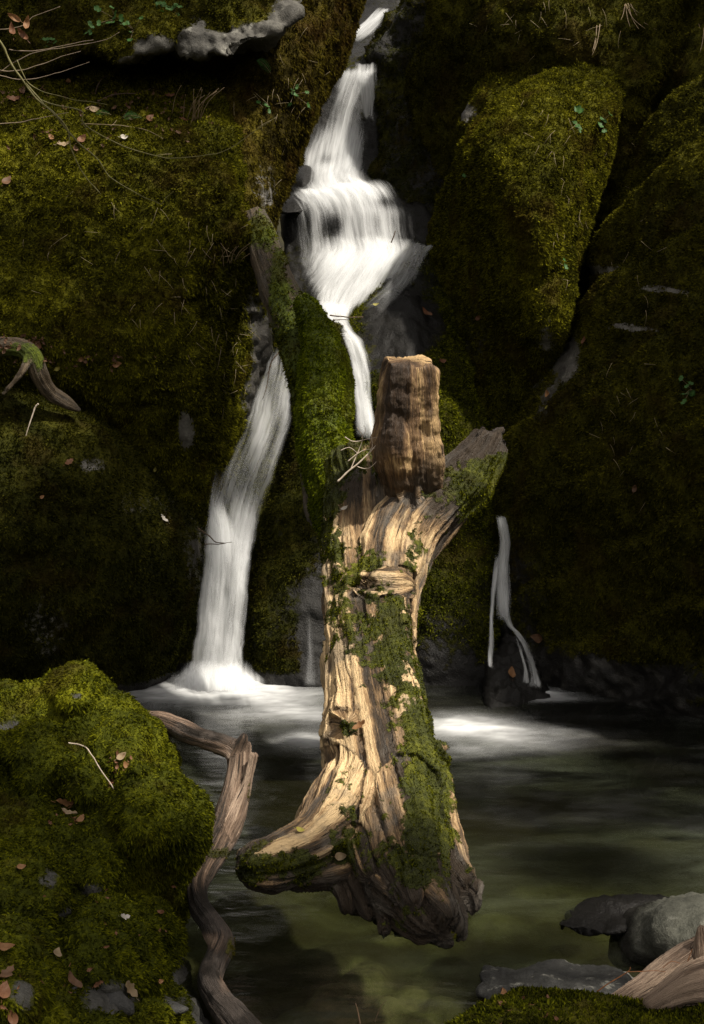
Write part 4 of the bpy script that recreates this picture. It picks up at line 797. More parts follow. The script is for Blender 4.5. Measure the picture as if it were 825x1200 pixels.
    pale = 0.36 + 0.5 * fbm(V * np.array([1, 1, .5]), 8, 4, .65, 41) + 0.4 * fbm(G * np.array([0.3, 0.3, 0.5]), 1, 3, 0.6, 14) + blobs(px, py, [(495, 460, 9, 70, .42), (482, 470, 5, 60, .25), (477, 414, 60, 7, .8), (440, 440, 8, 60, .45), (514, 460, 8, 80, .5), (470, 545, 22, 12, .35), (465, 470, 16, 60, -.30), (490, 565, 25, 20, -.25)])
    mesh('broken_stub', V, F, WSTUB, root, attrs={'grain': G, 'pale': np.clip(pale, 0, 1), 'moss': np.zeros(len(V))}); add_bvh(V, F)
build_log()

def limb_thing(name, label, cat, limbs, mat, voxel, mossb=(), paleb=(), pale0=0.5, moss0=0.0, coarse=0.01, fine=0.004, lump=0.01, seed=1, across=40, tuft=0, mpal='green', prof=None, L=0.011, W=0.004):
    axes = [axis3(l, 70) for l in limbs]
    V, F = fuse([tube(P, r, 16, prof) for P, r in axes], voxel, 3)
    G, lab, sl = grain(V, axes, across, 2.6); V, off = carve(V, F, G, coarse, fine, lump, seed)
    px, py = proj(V); pale = pale0 + 0.3 * fbm(G * np.array([0.4, 0.4, 0.25]), 1, 3, 0.6, seed) + blobs(px, py, paleb)
    m = np.clip(moss0 + 0.32 * fbm(V, 7, 4, 0.6, seed + 3) + blobs(px, py, mossb), 0, 1)
    o = mesh(name, V, F, mat, attrs={'grain': G, 'pale': np.clip(pale, 0, 1), 'moss': m}); tag(o, label, cat); add_bvh(V, F)
    if tuft: tufts('moss', V, F, m, MOSS[mpal], o, tuft, L, W, 0.3, 4, 0.8, 40000, seed)
    return o
limb_thing('leaning_log', 'thin dark mossy log leaning between the left rock face and the cascade', 'log',
    [[(298, 252, 7.25, 24), (307, 280, 7.15, 34), (321, 322, 7.0, 40), (338, 366, 6.85, 44), (353, 410, 6.7, 44), (364, 470, 6.5, 40), (370, 540, 6.25, 36), (374, 610, 5.98, 28)]], WDARK, 0.007,
    [(306, 270, 16, 24, .5), (350, 450, 40, 90, .2), (326, 320, 10, 40, .35), (345, 400, 26, 50, .55), (365, 520, 20, 60, .5), (325, 340, 10, 20, .35)], pale0=0.46, moss0=0.24, coarse=0.012, fine=0.004, lump=0.02, seed=71, tuft=9000, mpal='green', L=0.014, W=0.005)
limb_thing('crooked_branch', 'crooked peeling driftwood branch standing in the pool beside the foreground boulder', 'branch',
    [[(150, 842, 4.80, 16.0), (175, 843, 4.75, 17.6), (200, 850, 4.68, 19.2), (235, 866, 4.58, 20.8), (262, 874, 4.5, 22.4), (277, 882, 4.46, 26.0), (281, 898, 4.44, 28.0), (279, 922, 4.40, 28.0)],
     [(282, 872, 4.46, 22.4), (280, 900, 4.43, 27.2), (275, 935, 4.38, 30.4), (265, 970, 4.32, 33.6), (250, 1000, 4.25, 33.6), (238, 1022, 4.18, 25.6), (231, 1042, 4.10, 22.4), (234, 1062, 4.02, 27.2), (250, 1085, 3.95, 32.0), (260, 1108, 3.88, 32.0), (250, 1132, 3.80, 30.4), (246, 1152, 3.72, 32.0), (258, 1176, 3.62, 33.6), (276, 1198, 3.52, 36.8), (300, 1230, 3.40, 38.4)],
     [(262, 985, 4.28, 20.8), (276, 955, 4.32, 17.6), (288, 925, 4.36, 13.6), (294, 900, 4.38, 12.0), (297, 884, 4.39, 8.8)], [(278, 885, 4.44, 16.0), (285, 868, 4.44, 10.4), (287, 861, 4.44, 4.0)]], WDRIFT, 0.0038,
    [(252, 1000, 22, 9, .75), (292, 935, 7, 30, .5), (270, 1110, 8, 24, .6), (238, 1040, 8, 16, .3)], [(276, 930, 14, 50, .28), (297, 900, 8, 40, .35), (245, 1140, 22, 30, -.4), (230, 860, 60, 10, -.25), (235, 1070, 30, 30, -.5), (280, 1190, 40, 40, -.35), (245, 1100, 10, 10, .5), (262, 1150, 8, 16, .5)], pale0=0.36, coarse=0.009, fine=0.003, lump=0.016, seed=72, across=60, tuft=16000, mpal='olive', L=0.008, W=0.003)
limb_thing('bleached_root', 'bleached split root end lying at the right edge in the bottom corner', 'root',
    [[(715, 1182, 3.52, 24), (745, 1165, 3.52, 30), (775, 1148, 3.54, 40), (805, 1128, 3.56, 40), (830, 1110, 3.58, 36), (860, 1085, 3.6, 30)],
     [(760, 1180, 3.42, 22), (800, 1160, 3.42, 44), (840, 1150, 3.42, 60), (890, 1140, 3.42, 66)],
     [(826, 1120, 3.54, 30), (822, 1100, 3.54, 16), (821, 1086, 3.54, 8)]], WDRIFT, 0.0042, [], [(800, 1160, 60, 30, .25)], pale0=0.52, coarse=0.008, fine=0.003, lump=0.012, seed=73, across=60)
limb_thing('dead_branch', 'short twisted dead branch lying across the left rock face at the left edge', 'branch',
    [[(-30, 402, 6.52, 22), (0, 406, 6.52, 20), (25, 408, 6.5, 18), (38, 418, 6.48, 20), (46, 440, 6.5, 20), (59, 460, 6.55, 19), (78, 472, 6.6, 15), (92, 480, 6.66, 6)], [(36, 414, 6.47, 10), (28, 432, 6.42, 6), (18, 446, 6.42, 4), (4, 462, 6.42, 3)]], WDARK, 0.006,
    [(25, 412, 40, 14, .7), (45, 435, 12, 20, .4)], pale0=0.5, coarse=0.009, fine=0.004, lump=0.014, seed=74, tuft=0)

# ------------------------------------------------------------------ twigs, leaves, plants
def twig_mesh(lines, rad):
    V, F, C, b = [], [], [], 0
    for P, r in lines:
        v, f, c, _, _ = tube(np.asarray(P), np.asarray(r), 6, cap=0.3); V.append(v); F.append(f + b); C.append(c + b); b += len(v)
    return np.concatenate(V), [np.concatenate(F), np.concatenate(C)]
def twig(name, label, cat, lines, mat, off=0.03, group=None, surf=True, Y=None):
    """lines: list of ([(px, py[, lift])...], w0 px, w1 px) lying just off whatever stands there"""
    out = []
    for pts, w0, w1 in lines:
        n = max(10, 5 * len(pts)); pts = [tuple(p) + ((0.0,) if len(p) == 2 else ()) for p in pts]
        if Y is not None: q = [(p[0], p[1], (Y if not callable(Y) else Y(*p[:2])) - p[2]) for p in pts]
        else: q = [(p[0], p[1], hit(p[0], p[1])[0][1] - off - p[2]) for p in pts]
        c = catmull(q, n); P = at(c[:, 0], c[:, 1], c[:, 2]); P = P + 0.009 * np.stack([fbm(P, 9, 2, .5, k + len(out)) for k in range(3)], -1)
        r = np.linspace(w0, w1, n) * 0.72 / 2 * c[:, 2] / FPX * (1 + 0.15 * np.sin(np.arange(n) * 2.1)); out.append((P, r))
    V, F = twig_mesh(out, 0); o = mesh(name, V, F, mat); tag(o, label, cat, group); return o
ys = lambda a, b: (lambda x, y: a + b * (y / 100))
twig('bare_branch', 'long green-grey bare branch hanging from the left edge over the upper left moss', 'branch',
    [([(-20, 20), (0, 48), (18, 82), (40, 112), (62, 132), (78, 150), (84, 175), (95, 200), (118, 228)], 4.5, 1.6), ([(30, 98), (55, 125), (90, 165), (112, 185), (130, 208), (160, 226), (190, 240)], 3.2, 1.0),
     ([(40, 112), (62, 122), (95, 130), (100, 145), (135, 168), (180, 182), (215, 184), (262, 178), (290, 160), (325, 136)], 2.8, 0.9), ([(20, 70), (36, 100), (80, 115), (125, 122)], 2.0, 0.8), ([(190, 240), (196, 232), (203, 224)], 1.2, 0.7), ([(95, 140), (106, 160), (104, 172)], 1.4, 0.6)],
    plain_mat('green_twig', (0.075, 0.07, 0.02), (0.15, 0.13, 0.045), 0.6), Y=ys(6.72, 0.02))
twig('bare_branch', 'fine pale twigs spreading from the left edge below the dangling brown leaves', 'branch',
    [([(-15, 78), (15, 84), (45, 76), (70, 68), (95, 60)], 1.8, 0.8), ([(-15, 86), (20, 92), (50, 90), (72, 84), (105, 72)], 1.6, 0.7), ([(-15, 145), (20, 144), (50, 138), (80, 132)], 1.8, 0.8), ([(-10, 36), (25, 30), (40, 18), (70, 8)], 1.4, 0.7), ([(0, 84), (30, 66), (60, 58), (120, 48), (140, 38)], 1.5, 0.7), ([(10, 58), (40, 60), (80, 52), (110, 46)], 1.6, 0.7)],
    plain_mat('old_twig', (0.12, 0.09, 0.06), (0.24, 0.18, 0.12), 0.7), Y=ys(6.85, 0.0))
twig('bare_branch', 'brown dead stick lying across the shelf under the overhang crevice', 'branch',
    [([(100, 128), (130, 112), (165, 108), (195, 96), (222, 78)], 2.6, 1.0), ([(116, 119), (112, 108), (120, 92), (140, 82)], 2.4, 1.0)], WBROWN, off=0.04)
twig('bare_branch', 'thin arched stem crossing the mossy rock face left of the column', 'branch',
    [([(95, 145), (130, 147), (165, 150), (190, 162)], 1.6, .8), ([(130, 147), (142, 138), (150, 128)], 1.2, .6)], WTWIG, off=0.04)
twig('twig_bundle', 'tangle of bleached twigs caught beside the upright broken stub', 'twigs',
    [([(396, 564), (412, 550), (428, 536), (444, 520), (460, 505)], 3.2, 1.6), ([(412, 550), (420, 530), (424, 512), (418, 500)], 2.0, 0.8), ([(428, 536), (436, 522), (434, 506)], 1.8, 0.7), ([(405, 512), (415, 516), (430, 514), (446, 512)], 1.8, 0.8), ([(408, 540), (424, 528), (442, 524), (452, 508)], 1.7, 0.7), ([(416, 545), (430, 548), (440, 540)], 1.6, .8), ([(424, 512), (428, 504), (426, 498)], 1.2, .5), ([(444, 520), (452, 516), (460, 510)], 2.2, 1.0), ([(400, 528), (410, 524), (420, 530)], 1.4, .6)],
    WPALE, Y=lambda x, y: 5.34 + 0.001 * (560 - y) * 0.5)
twig('stick', 'dark forked stick caught in the left waterfall beside the dark boulder', 'stick', [([(232, 620), (244, 628), (252, 636), (262, 637)], 2.6, 1.8), ([(240, 637), (256, 638), (272, 636)], 2.2, 0.9)], WBROWN, Y=6.92)
twig('stick', 'thin black twig hanging at the top of the left waterfall', 'stick', [([(328, 412), (318, 425), (314, 445), (308, 468)], 2.0, 0.9), ([(318, 428), (312, 440)], 1.4, .7)], WBROWN, Y=7.45)
twig('stick', 'bleached curved stick on top of the foreground boulder', 'stick', [([(80, 870, .01), (95, 873, .03), (108, 885, .03), (120, 905, .02), (134, 926, 0)], 2.6, 1.8)], WPALE, off=0.03)
twig('stick', 'short dark stick standing on the lip of the second cascade step', 'stick', [([(459, 284), (461, 276), (463, 270)], 2.2, 1.4)], WBROWN, Y=8.75)
twig('stick', 'reddish pair of sticks lying across the chute head beside the mossy limb', 'stick', [([(386, 370), (405, 371), (425, 372)], 2.4, 1.6), ([(390, 374), (408, 375)], 1.6, 1.0)], WBROWN, Y=7.95)
twig('stick', 'short pale twig hanging below the twisted dead branch', 'stick', [([(45, 474), (40, 480), (34, 496), (30, 512)], 3.0, 1.6)], WPALE, Y=6.4)
twig('stick', 'thin reddish stem arching over the bleached root at bottom right', 'stick', [([(700, 1160), (718, 1148), (735, 1138), (738, 1133)], 2.4, 1.6), ([(735, 1140), (760, 1139), (780, 1140)], 1.8, 1.0), ([(806, 1128), (812, 1112)], 1.4, .8), ([(775, 1135), (785, 1128), (796, 1130)], 1.2, .7)], plain_mat('red_twig', (0.16, 0.06, 0.02), (0.30, 0.12, 0.04), 0.5), Y=3.45)
twig('stick', 'grey twig stub rising from the bottom edge left of the mossy hump', 'stick', [([(424, 1205), (420, 1190), (416, 1178)], 4, 2), ([(440, 1196), (444, 1180), (452, 1172)], 1.4, .6)], WBROWN, Y=3.55)

LEAFM = {k: plain_mat('dead_leaf_' + k, a, b, 0.6, 40, 0.25) for k, (a, b) in {
    'brown': ((0.08, 0.04, 0.02), (0.15, 0.08, 0.042)), 'pale': ((0.19, 0.135, 0.075), (0.32, 0.235, 0.14)), 'red': ((0.11, 0.046, 0.022), (0.19, 0.088, 0.042)),
    'orange': ((0.18, 0.085, 0.035), (0.27, 0.14, 0.06)), 'white': ((0.42, 0.38, 0.32), (0.55, 0.5, 0.44)), 'yellow': ((0.26, 0.23, 0.04), (0.38, 0.33, 0.07)), 'green': ((0.025, 0.07, 0.012), (0.05, 0.13, 0.022))}.items()}
def leaf_geo(L, W, lobes, curl, seed):
    """a leaf blade in its own plane: midrib along +x, lobed edge, cupped and curled"""
    r = np.random.default_rng(seed); n = 15; t = np.linspace(0, 1, n)
    wdt = W / 2 * np.sin(np.pi * t ** 0.8) ** 0.8 * (1 + 0.0 * t)
    if lobes: wdt = wdt * (1 - 0.42 * (0.5 + 0.5 * np.cos(2 * np.pi * lobes * t + 0.6)) * (t > 0.06))
    rows = []
    for sgn, k in ((-1, 1.0), (-1, 0.5), (0, 0), (1, 0.5), (1, 1.0)):
        y = sgn * wdt * k; x = L * t + (np.abs(y) * 0.35 if lobes else 0)
        z = curl * L * ((t - 0.5) ** 2 * 1.6) + 0.35 * curl * np.abs(y) * 1.6 + 0.03 * L * np.sin(9 * t + seed + 3 * sgn * k)
        rows.append(np.stack([x - L / 2, y, z], -1))
    V = np.concatenate(rows); I = np.arange(5 * n).reshape(5, n)
    F = np.stack([I[:-1, :-1], I[:-1, 1:], I[1:, 1:], I[1:, :-1]], -1).reshape(-1, 4)
    st = np.array([[-L * 0.5, 0, 0], [-L * 0.5, 0.0012, 0.001], [-L * 0.75, 0.0012, 0.006], [-L * 0.75, 0, 0.006]]); F = np.concatenate([F, [[len(V), len(V) + 1, len(V) + 2, len(V) + 3]]])
    return np.concatenate([V, st]), F
def frame_to(n, ang):
    n = n / np.linalg.norm(n); a = np.array([1.0, 0, 0]) if abs(n[0]) < 0.9 else np.array([0, 0, 1.0])
    x = a - n * (a @ n); x /= np.linalg.norm(x); y = np.cross(n, x); c, s = math.cos(ang), math.sin(ang)
    return np.stack([c * x + s * y, -s * x + c * y, n], 0)
def leaf(px, py, size_px, ang, col, label, lobes=3, curl=0.5, group=None, seed=1, tilt=0.25, lift=0.008, ratio=0.6):
    p, n = hit(px, py); v = CAM - p; D = np.linalg.norm(v); v /= D
    n = n * (1 - tilt) + v * tilt + np.array([0, 0, .2]); n /= np.linalg.norm(n)
    L = size_px * D / FPX; V, F = leaf_geo(L, L * ratio, lobes, curl, seed)
    V = V @ frame_to(n, ang); o = mesh('dead_leaf', V + p + n * (lift + 0.1 * L), F, LEAFM[col]); tag(o, label, 'leaf', group); return o
LV = [  # px, py, length px, angle, colour, lobes, label
    (148, 1158, 22, 2.3, 'pale', 3, 'pale brown oak leaf just above the largest bare stone on the foreground boulder'),
    (64, 1122, 16, 1.7, 'pale', 0, 'tan oval leaf standing in the moss above the folded brown leaf'),
    (82, 1156, 22, 2.5, 'brown', 0, 'folded brown leaf in the moss left of the largest bare stone'),
    (142, 1077, 14, 0.6, 'white', 3, 'whitish shrivelled leaf on the middle mossy lump of the foreground boulder'),
    (4, 1116, 20, 0.3, 'orange', 0, 'round orange-brown leaf at the left edge of the foreground moss'),
    (6, 1148, 24, 1.2, 'brown', 3, 'grey-brown lobed leaf at the left edge below the round orange leaf'),
    (2, 1166, 22, 1.6, 'red', 0, 'reddish leaf lowest in the left edge leaf cluster'),
    (14, 1190, 16, 2.0, 'red', 0, 'small red-brown leaf near the bottom left corner'),
    (24, 1018, 10, 0.4, 'orange', 0, 'small orange leaf on the left flank of the foreground moss'),
    (75, 945, 20, 0.2, 'orange', 3, 'orange-brown lobed leaf on the foreground moss, left of a grey stone'),
    (80, 957, 18, 2.9, 'pale', 3, 'grey curled leaf under the orange-brown lobed leaf'),
    (95, 963, 12, 1.2, 'orange', 0, 'small orange leaf right of the grey curled leaf'),
    (143, 888, 12, 0.7, 'pale', 0, 'pale pinkish leaf above the end of the bleached curved stick'),
    (147, 898, 11, 2.2, 'orange', 0, 'orange leaf directly below the pale pinkish leaf'),
    (132, 918, 18, 1.4, 'red', 3, 'reddish lobed leaf at the lower end of the bleached curved stick'),
    (152, 998, 10, 1.8, 'orange', 0, 'small orange leaf in the groove right of the foreground mossy lump'),
    (184, 1151, 8, 0.4, 'orange', 0, 'tiny orange leaf low on the right of the foreground moss'),
    (397, 1004, 14, 0.1, 'pale', 0, 'pale oval leaf lying on the log root'),
    (350, 975, 10, 0.0, 'yellow', 0, 'small yellow leaf on top of the left log root'),
    (424, 852, 17, 0.4, 'orange', 3, 'orange lobed leaf stuck on the log beside the mossy knob'),
    (406, 598, 9, 0.2, 'white', 0, 'round white leaf high on the bleached log'),
    (517, 425, 10, 0.5, 'red', 0, 'red leaf on the moss just right of the upright stub'),
    (497, 369, 14, 2.6, 'red', 0, 'rust-red leaf on the wet black rock hump'),
    (441, 359, 7, 0.1, 'yellow', 0, 'yellow-green leaf on the wet black rock hump'),
    (190, 609, 11, 2.7, 'white', 3, 'bright white leaf on the dark rounded left boulder'),
    (80, 544, 13, 1.0, 'red', 3, 'dark red oak leaf on the dark rounded left boulder'),
    (590, 622, 9, 1.4, 'red', 0, 'brown leaf caught at the head of the thin right waterfall'),
    (633, 748, 16, 2.8, 'brown', 0, 'brown wet leaf on the dark wall right of the forking trickle'),
    (598, 790, 14, 1.6, 'orange', 0, 'orange-brown leaf on the wet rocks under the forking trickle'),
    (643, 463, 9, 1.5, 'orange', 0, 'small orange leaf in the crack right of the wedge boulder'),
    (643, 477, 5, 0.4, 'yellow', 0, 'tiny bright yellow leaf in the crack below the small orange leaf'),
    (745, 572, 9, 1.3, 'brown', 0, 'small brown leaf on the dark right rock wall'),
    (198, 115, 12, 0.6, 'red', 3, 'pinkish leaf on the shelf moss below the crevice'),
    (215, 143, 11, 0.2, 'red', 0, 'reddish leaf by the dry grass on the upper left moss'),
    (145, 162, 9, 0.3, 'white', 0, 'whitish leaf in the middle of the upper left moss'),
    (75, 172, 14, 0.2, 'pale', 3, 'pale crumpled leaf in the litter on the upper left moss'),
    (96, 165, 12, 0.9, 'red', 0, 'red leaf right of the pale crumpled leaf on the upper left moss'),
    (88, 176, 8, 1.9, 'brown', 0, 'brown leaf under the red leaf on the upper left moss'),
    (60, 162, 8, 2.2, 'orange', 0, 'small orange leaf left of the pale crumpled leaf'),
    (174, 141, 12, 1.1, 'red', 0, 'upright red leaf near the green fern on the upper left moss'),
    (110, 130, 11, 0.3, 'pale', 0, 'pink leaf in the gully litter under the bare branch'),
    (15, 118, 14, 0.3, 'red', 3, 'red leaf in the litter at the upper left edge'),
    (25, 108, 10, 1.3, 'brown', 0, 'brown leaf above the red leaf at the upper left edge'),
    (80, 98, 8, 1.6, 'orange', 0, 'small upright orange leaf left of the dark hole under the overhang'),
    (8, 215, 14, 1.2, 'brown', 0, 'brown leaf at the left edge of the rock face moss'),
    (137, 426, 10, 0.3, 'orange', 0, 'orange leaf on the ledge above the dark left boulder'),
    (96, 420, 8, 0.6, 'orange', 0, 'small rusty leaf on the ledge right of the twisted dead branch'),
    (45, 403, 10, 2.4, 'red', 0, 'red-brown leaf lying behind the twisted dead branch'),
    (68, 432, 7, 0.5, 'yellow', 0, 'yellow-green leaf right of the twisted dead branch'),
    (48, 583, 6, 0.7, 'orange', 0, 'tiny orange leaf on the shaded flank of the dark left boulder'),
    (183, 550, 6, 1.4, 'yellow', 0, 'tiny yellow-green leaf on the rim of the dark left boulder'),
    (562, 1012 - 640, 8, .6, 'red', 0, 'small red leaf on the lower flank of the wedge boulder'),
    (686, 400, 9, 1.1, 'red', 0, 'pink-red leaf at the foot of the pale crack on the right wall'),
    (592, 1168, 11, 1.5, 'orange', 0, 'orange curled leaf on the mossy hump at bottom right')]
for k, (x, y, s, a, c, lo, lab) in enumerate(LV): leaf(x, y, s * 1.1, a, c, lab, lo, 0.35 + 0.3 * random.random(), None, k, ratio=0.55 if lo else 0.6)
# dangling dead leaves at the top left
for k, (x, y, a, lab) in enumerate([(16, 20, 2.6, 'uppermost dangling brown leaf at the top left corner'), (26, 40, 2.3, 'largest curled brown leaf dangling at the top left'), (31, 28, 1.4, 'narrow brown leaf dangling rightmost at the top left'), (14, 36, 1.8, 'small brown leaf dangling leftmost at the top left')]):
    L = 17 * 6.8 / FPX; V, F = leaf_geo(L, L * 0.4, 0, 0.9, 90 + k); V = V @ frame_to(np.array([0.3, -0.9, 0.2 * k - .2]), a)
    o = mesh('dead_leaf', V + at(x, y, 6.82), F, LEAFM['red' if k % 2 else 'orange']); tag(o, lab, 'leaf')

def sprig(px, py, n, size_px, label, cat, name, spread=9, kind=0, seed=1):
    """a small green plant: leaves on short stems from one foot"""
    r = np.random.default_rng(seed); p, nn = hit(px, py); D = np.linalg.norm(CAM - p); V, F, b = [], [], 0
    root = tag(empty(name, p), label, cat)
    sV, sF, sC, sb = [], [], [], 0
    for k in range(n):
        L = size_px * D / FPX * r.uniform(0.7, 1.2); dx, dy = r.normal(0, spread, 2)
        q = at(px + dx, py + dy, p[1] - r.uniform(0.015, 0.05)); nrm = nn * 0.5 + np.array([0, -0.6, 0.6]) + 0.4 * r.normal(size=3)
        v, f = leaf_geo(L, L * (0.28 if kind else 0.75), 0 if kind else 2, 0.3, seed * 7 + k); v = v @ frame_to(nrm, r.uniform(-3, 3)) + q; V.append(v); F.append(f + b); b += len(v)
        tv, tf, tc, _, _ = tube(np.linspace(p + nn * 0.002, q, 4), np.full(4, 0.0012), 5); sV.append(tv); sF.append(tf + sb); sC.append(tc + sb); sb += len(tv)
    mesh('leaves', np.concatenate(V), np.concatenate(F), LEAFM['green'], root); mesh('stem', np.concatenate(sV), [np.concatenate(sF), np.concatenate(sC)], WTWIG, root)
for k, (x, y, n, s, sp, lab) in enumerate([(135, 22, 8, 10, 8, 'ivy sprig climbing near the top of the upper left overhang'), (122, 72, 6, 8, 7, 'small ivy sprig beside the dark hole under the overhang'), (157, 35, 5, 8, 6, 'small ivy sprig on the pale-lipped overhang block'), (190, 6, 6, 9, 7, 'bright green ivy at the top edge above the crevice'), (204, 12, 5, 9, 5, 'ivy tuft hanging in the crevice between the overhang blocks'), (344, 110, 9, 8, 8, 'leafy green plant on the rock column beside the cascade'),
        (311, 130, 5, 7, 5, 'small green plant on the inner edge of the rock column'), (672, 145, 4, 13, 7, 'two-leaved green plant near the top of the wedge boulder'), (706, 142, 4, 10, 5, 'small green plant on the right edge of the wedge boulder top'), (655, 308, 8, 7, 8, 'low green plant on the lower face of the wedge boulder'), (552, 207, 4, 7, 5, 'tiny bluish plant on the left shoulder of the wedge boulder'), (810, 455, 9, 8, 9, 'green plant on the right wall near the right edge'), (60, 50, 5, 8, 6, 'dim ivy sprig at the upper left behind the twigs'), (105, 35, 5, 7, 5, 'tiny ivy sprig left of the topmost ivy')]):
    sprig(x, y, n, s, lab, 'plant', 'ivy_sprig' if 'ivy' in lab else 'small_plant', sp, 0, 20 + k)

def fern(px, py, ang, length_px, label, seed):
    p, nn = hit(px, py); D = np.linalg.norm(CAM - p); L = length_px * D / FPX; V, F, b = [], [], 0; n = 15
    root = tag(empty('fern_frond', p), label, 'fern'); ax = at(px + math.cos(ang), py - math.sin(ang), p[1]) - at(px, py, p[1]); ax /= np.linalg.norm(ax); sd = np.array([-ax[2], 0, ax[0]])
    st = np.array([p + ax * L * t + np.array([0, -0.05 - 0.06 * math.sin(2.6 * t), -0.25 * L * t * t]) for t in np.linspace(0, 1, n)])
    for k in range(1, n):
        for s in (-1, 1):
            l = 0.26 * L * math.sin(math.pi * (k / n) ** 0.7 * 0.95 + 0.1); d = sd * s * 0.9 + ax * 0.4
            v, f = leaf_geo(l, 0.035 * 1.1 * L, 0, 0.2, k); v = v @ np.stack([d / np.linalg.norm(d), ax, np.array([0, -1.0, .2])]) + st[k] + d * l * 0.5; V.append(v); F.append(f + b); b += len(v)
    mesh('leaflets', np.concatenate(V), np.concatenate(F), LEAFM['green'], root); v, f, c, _, _ = tube(st, np.linspace(.0016, .0007, n), 5); mesh('stem', v, [f, c], WTWIG, root)
fern(146, 140, 0.25, 22, 'bright fern frond on the upper left moss near the bare branches', 1); fern(132, 136, 2.9, 16, 'small fern frond pointing left on the upper left moss', 2); fern(318, 88, 2.2, 24, 'single fern frond hanging on the rock column under the overhang', 3)

def grass(px, py, n, hpx, label, seed, spread=8, lean=0.4, hang=False):
    r = np.random.default_rng(seed); lines = []
    p, nn = hit(px, py)
    for k in range(n):
        x0, y0 = px + r.normal(0, spread), py + r.normal(0, spread * .4); h = hpx * r.uniform(.6, 1.2); a = r.normal(lean, 0.35); Y0 = hit(x0, y0)[0][1] - 0.01
        s = 1 if hang else -1
        q = catmull([(x0, y0, Y0), (x0 + h * .4 * math.sin(a), y0 + s * h * .5, Y0 - .05), (x0 + h * math.sin(a) * 1.1, y0 + s * h * .85, Y0 - .09)], 7); P = at(q[:, 0], q[:, 1], q[:, 2])
        lines.append((P, np.linspace(1.1, 0.4, 7) / 2 * Y0 / FPX))
    V, F = twig_mesh(lines, 0); o = mesh('dry_grass', V, F, LEAFM['pale']); tag(o, label, 'grass tuft')
grass(226, 140, 16, 42, 'tuft of dry straw grass at the edge of the upper left rock face', 1, 9, 0.4); grass(268, 310, 9, 26, 'few dry straws on the right corner of the left rock face', 2, 6, .5)
grass(700, 30, 3, 40, 'dry straw hanging down the top right rock wall', 3, 1.5, 0.0, True); grass(738, 4, 5, 30, 'short dry straws hanging at the top edge on the right', 4, 3, .1, True); grass(822, 30, 3, 34, 'dry straws hanging at the top right corner', 5, 4, .3, True)
#@@PART4

def litter(name, label, spots, n, mat, kind, seed, size=(4, 8), sp=30):
    r = np.random.default_rng(seed); V, F, b = [], [], 0
    for k in range(n):
        x, y, rx, ry = spots[int(r.integers(len(spots)))]; px, py = x + rx * r.normal() * .6, y + ry * r.normal() * .6
        if not (-10 < px < 835 and -10 < py < 1210): continue
        p, nn = hit(px, py); v = CAM - p; D = np.linalg.norm(v); nn = nn + 0.5 * r.normal(size=3) + v / D * .3
        L = r.uniform(*size) * D / FPX
        if kind == 'straw':
            d = np.array([r.normal() * .8, -0.15, -1.0 + r.normal() * .5]); d /= np.linalg.norm(d); o0 = p + v / D * 0.022
            P = np.array([o0 + d * L * (t - .5) + np.array([.08 * L * math.sin(3 * t + k), -0.012 * math.sin(3 * t), 0]) for t in np.linspace(0, 1, 5)])
            f_, w_ = 5, np.linspace(.0011, .0005, 5); v_, f2, c2, _, _ = tube(P, w_, 4); V.append(v_); F.append(f2 + b); b += len(v_)
        else:
            v_, f2 = leaf_geo(L, L * r.uniform(.4, .7), int(r.integers(0, 2)) * 3, r.uniform(.3, 1.2), k); v_ = v_ @ frame_to(nn, r.uniform(-3, 3)) + p + v / D * 0.012; V.append(v_); F.append(f2 + b); b += len(v_)
    o = mesh(name, np.concatenate(V), np.concatenate(F), mat); tag(o, label, None, None, 'stuff')
litter('dry_straw', 'thin dry straws caught in the moss of the left rock faces', [(240, 330, 50, 70), (120, 300, 110, 110), (270, 420, 30, 60), (330, 120, 40, 60)], 110, plain_mat('straw', (0.16, 0.125, 0.07), (0.30, 0.24, 0.14), .8), 'straw', 1, (8, 24))
litter('dry_straw', 'thin dry straws caught in the moss of the right boulders', [(650, 180, 50, 60), (670, 300, 20, 60), (750, 300, 60, 100), (620, 40, 100, 30), (740, 500, 70, 60)], 90, bpy.data.materials['straw'], 'straw', 2, (8, 22))
litter('leaf_litter', 'crumbled brown leaf litter in the hollows of the left shelf', [(95, 165, 60, 18), (25, 115, 30, 14), (140, 120, 70, 14), (30, 400, 40, 10), (110, 422, 60, 8), (200, 140, 60, 20)], 130, LEAFM['brown'], 'leaf', 3, (3, 9))
litter('leaf_litter', 'crumbled leaf litter scattered in the foreground moss', [(80, 955, 30, 16), (10, 1160, 20, 30), (85, 1150, 30, 20), (140, 895, 14, 12), (130, 1060, 60, 50), (620, 1180, 60, 12)], 70, LEAFM['red'], 'leaf', 4, (3, 9))
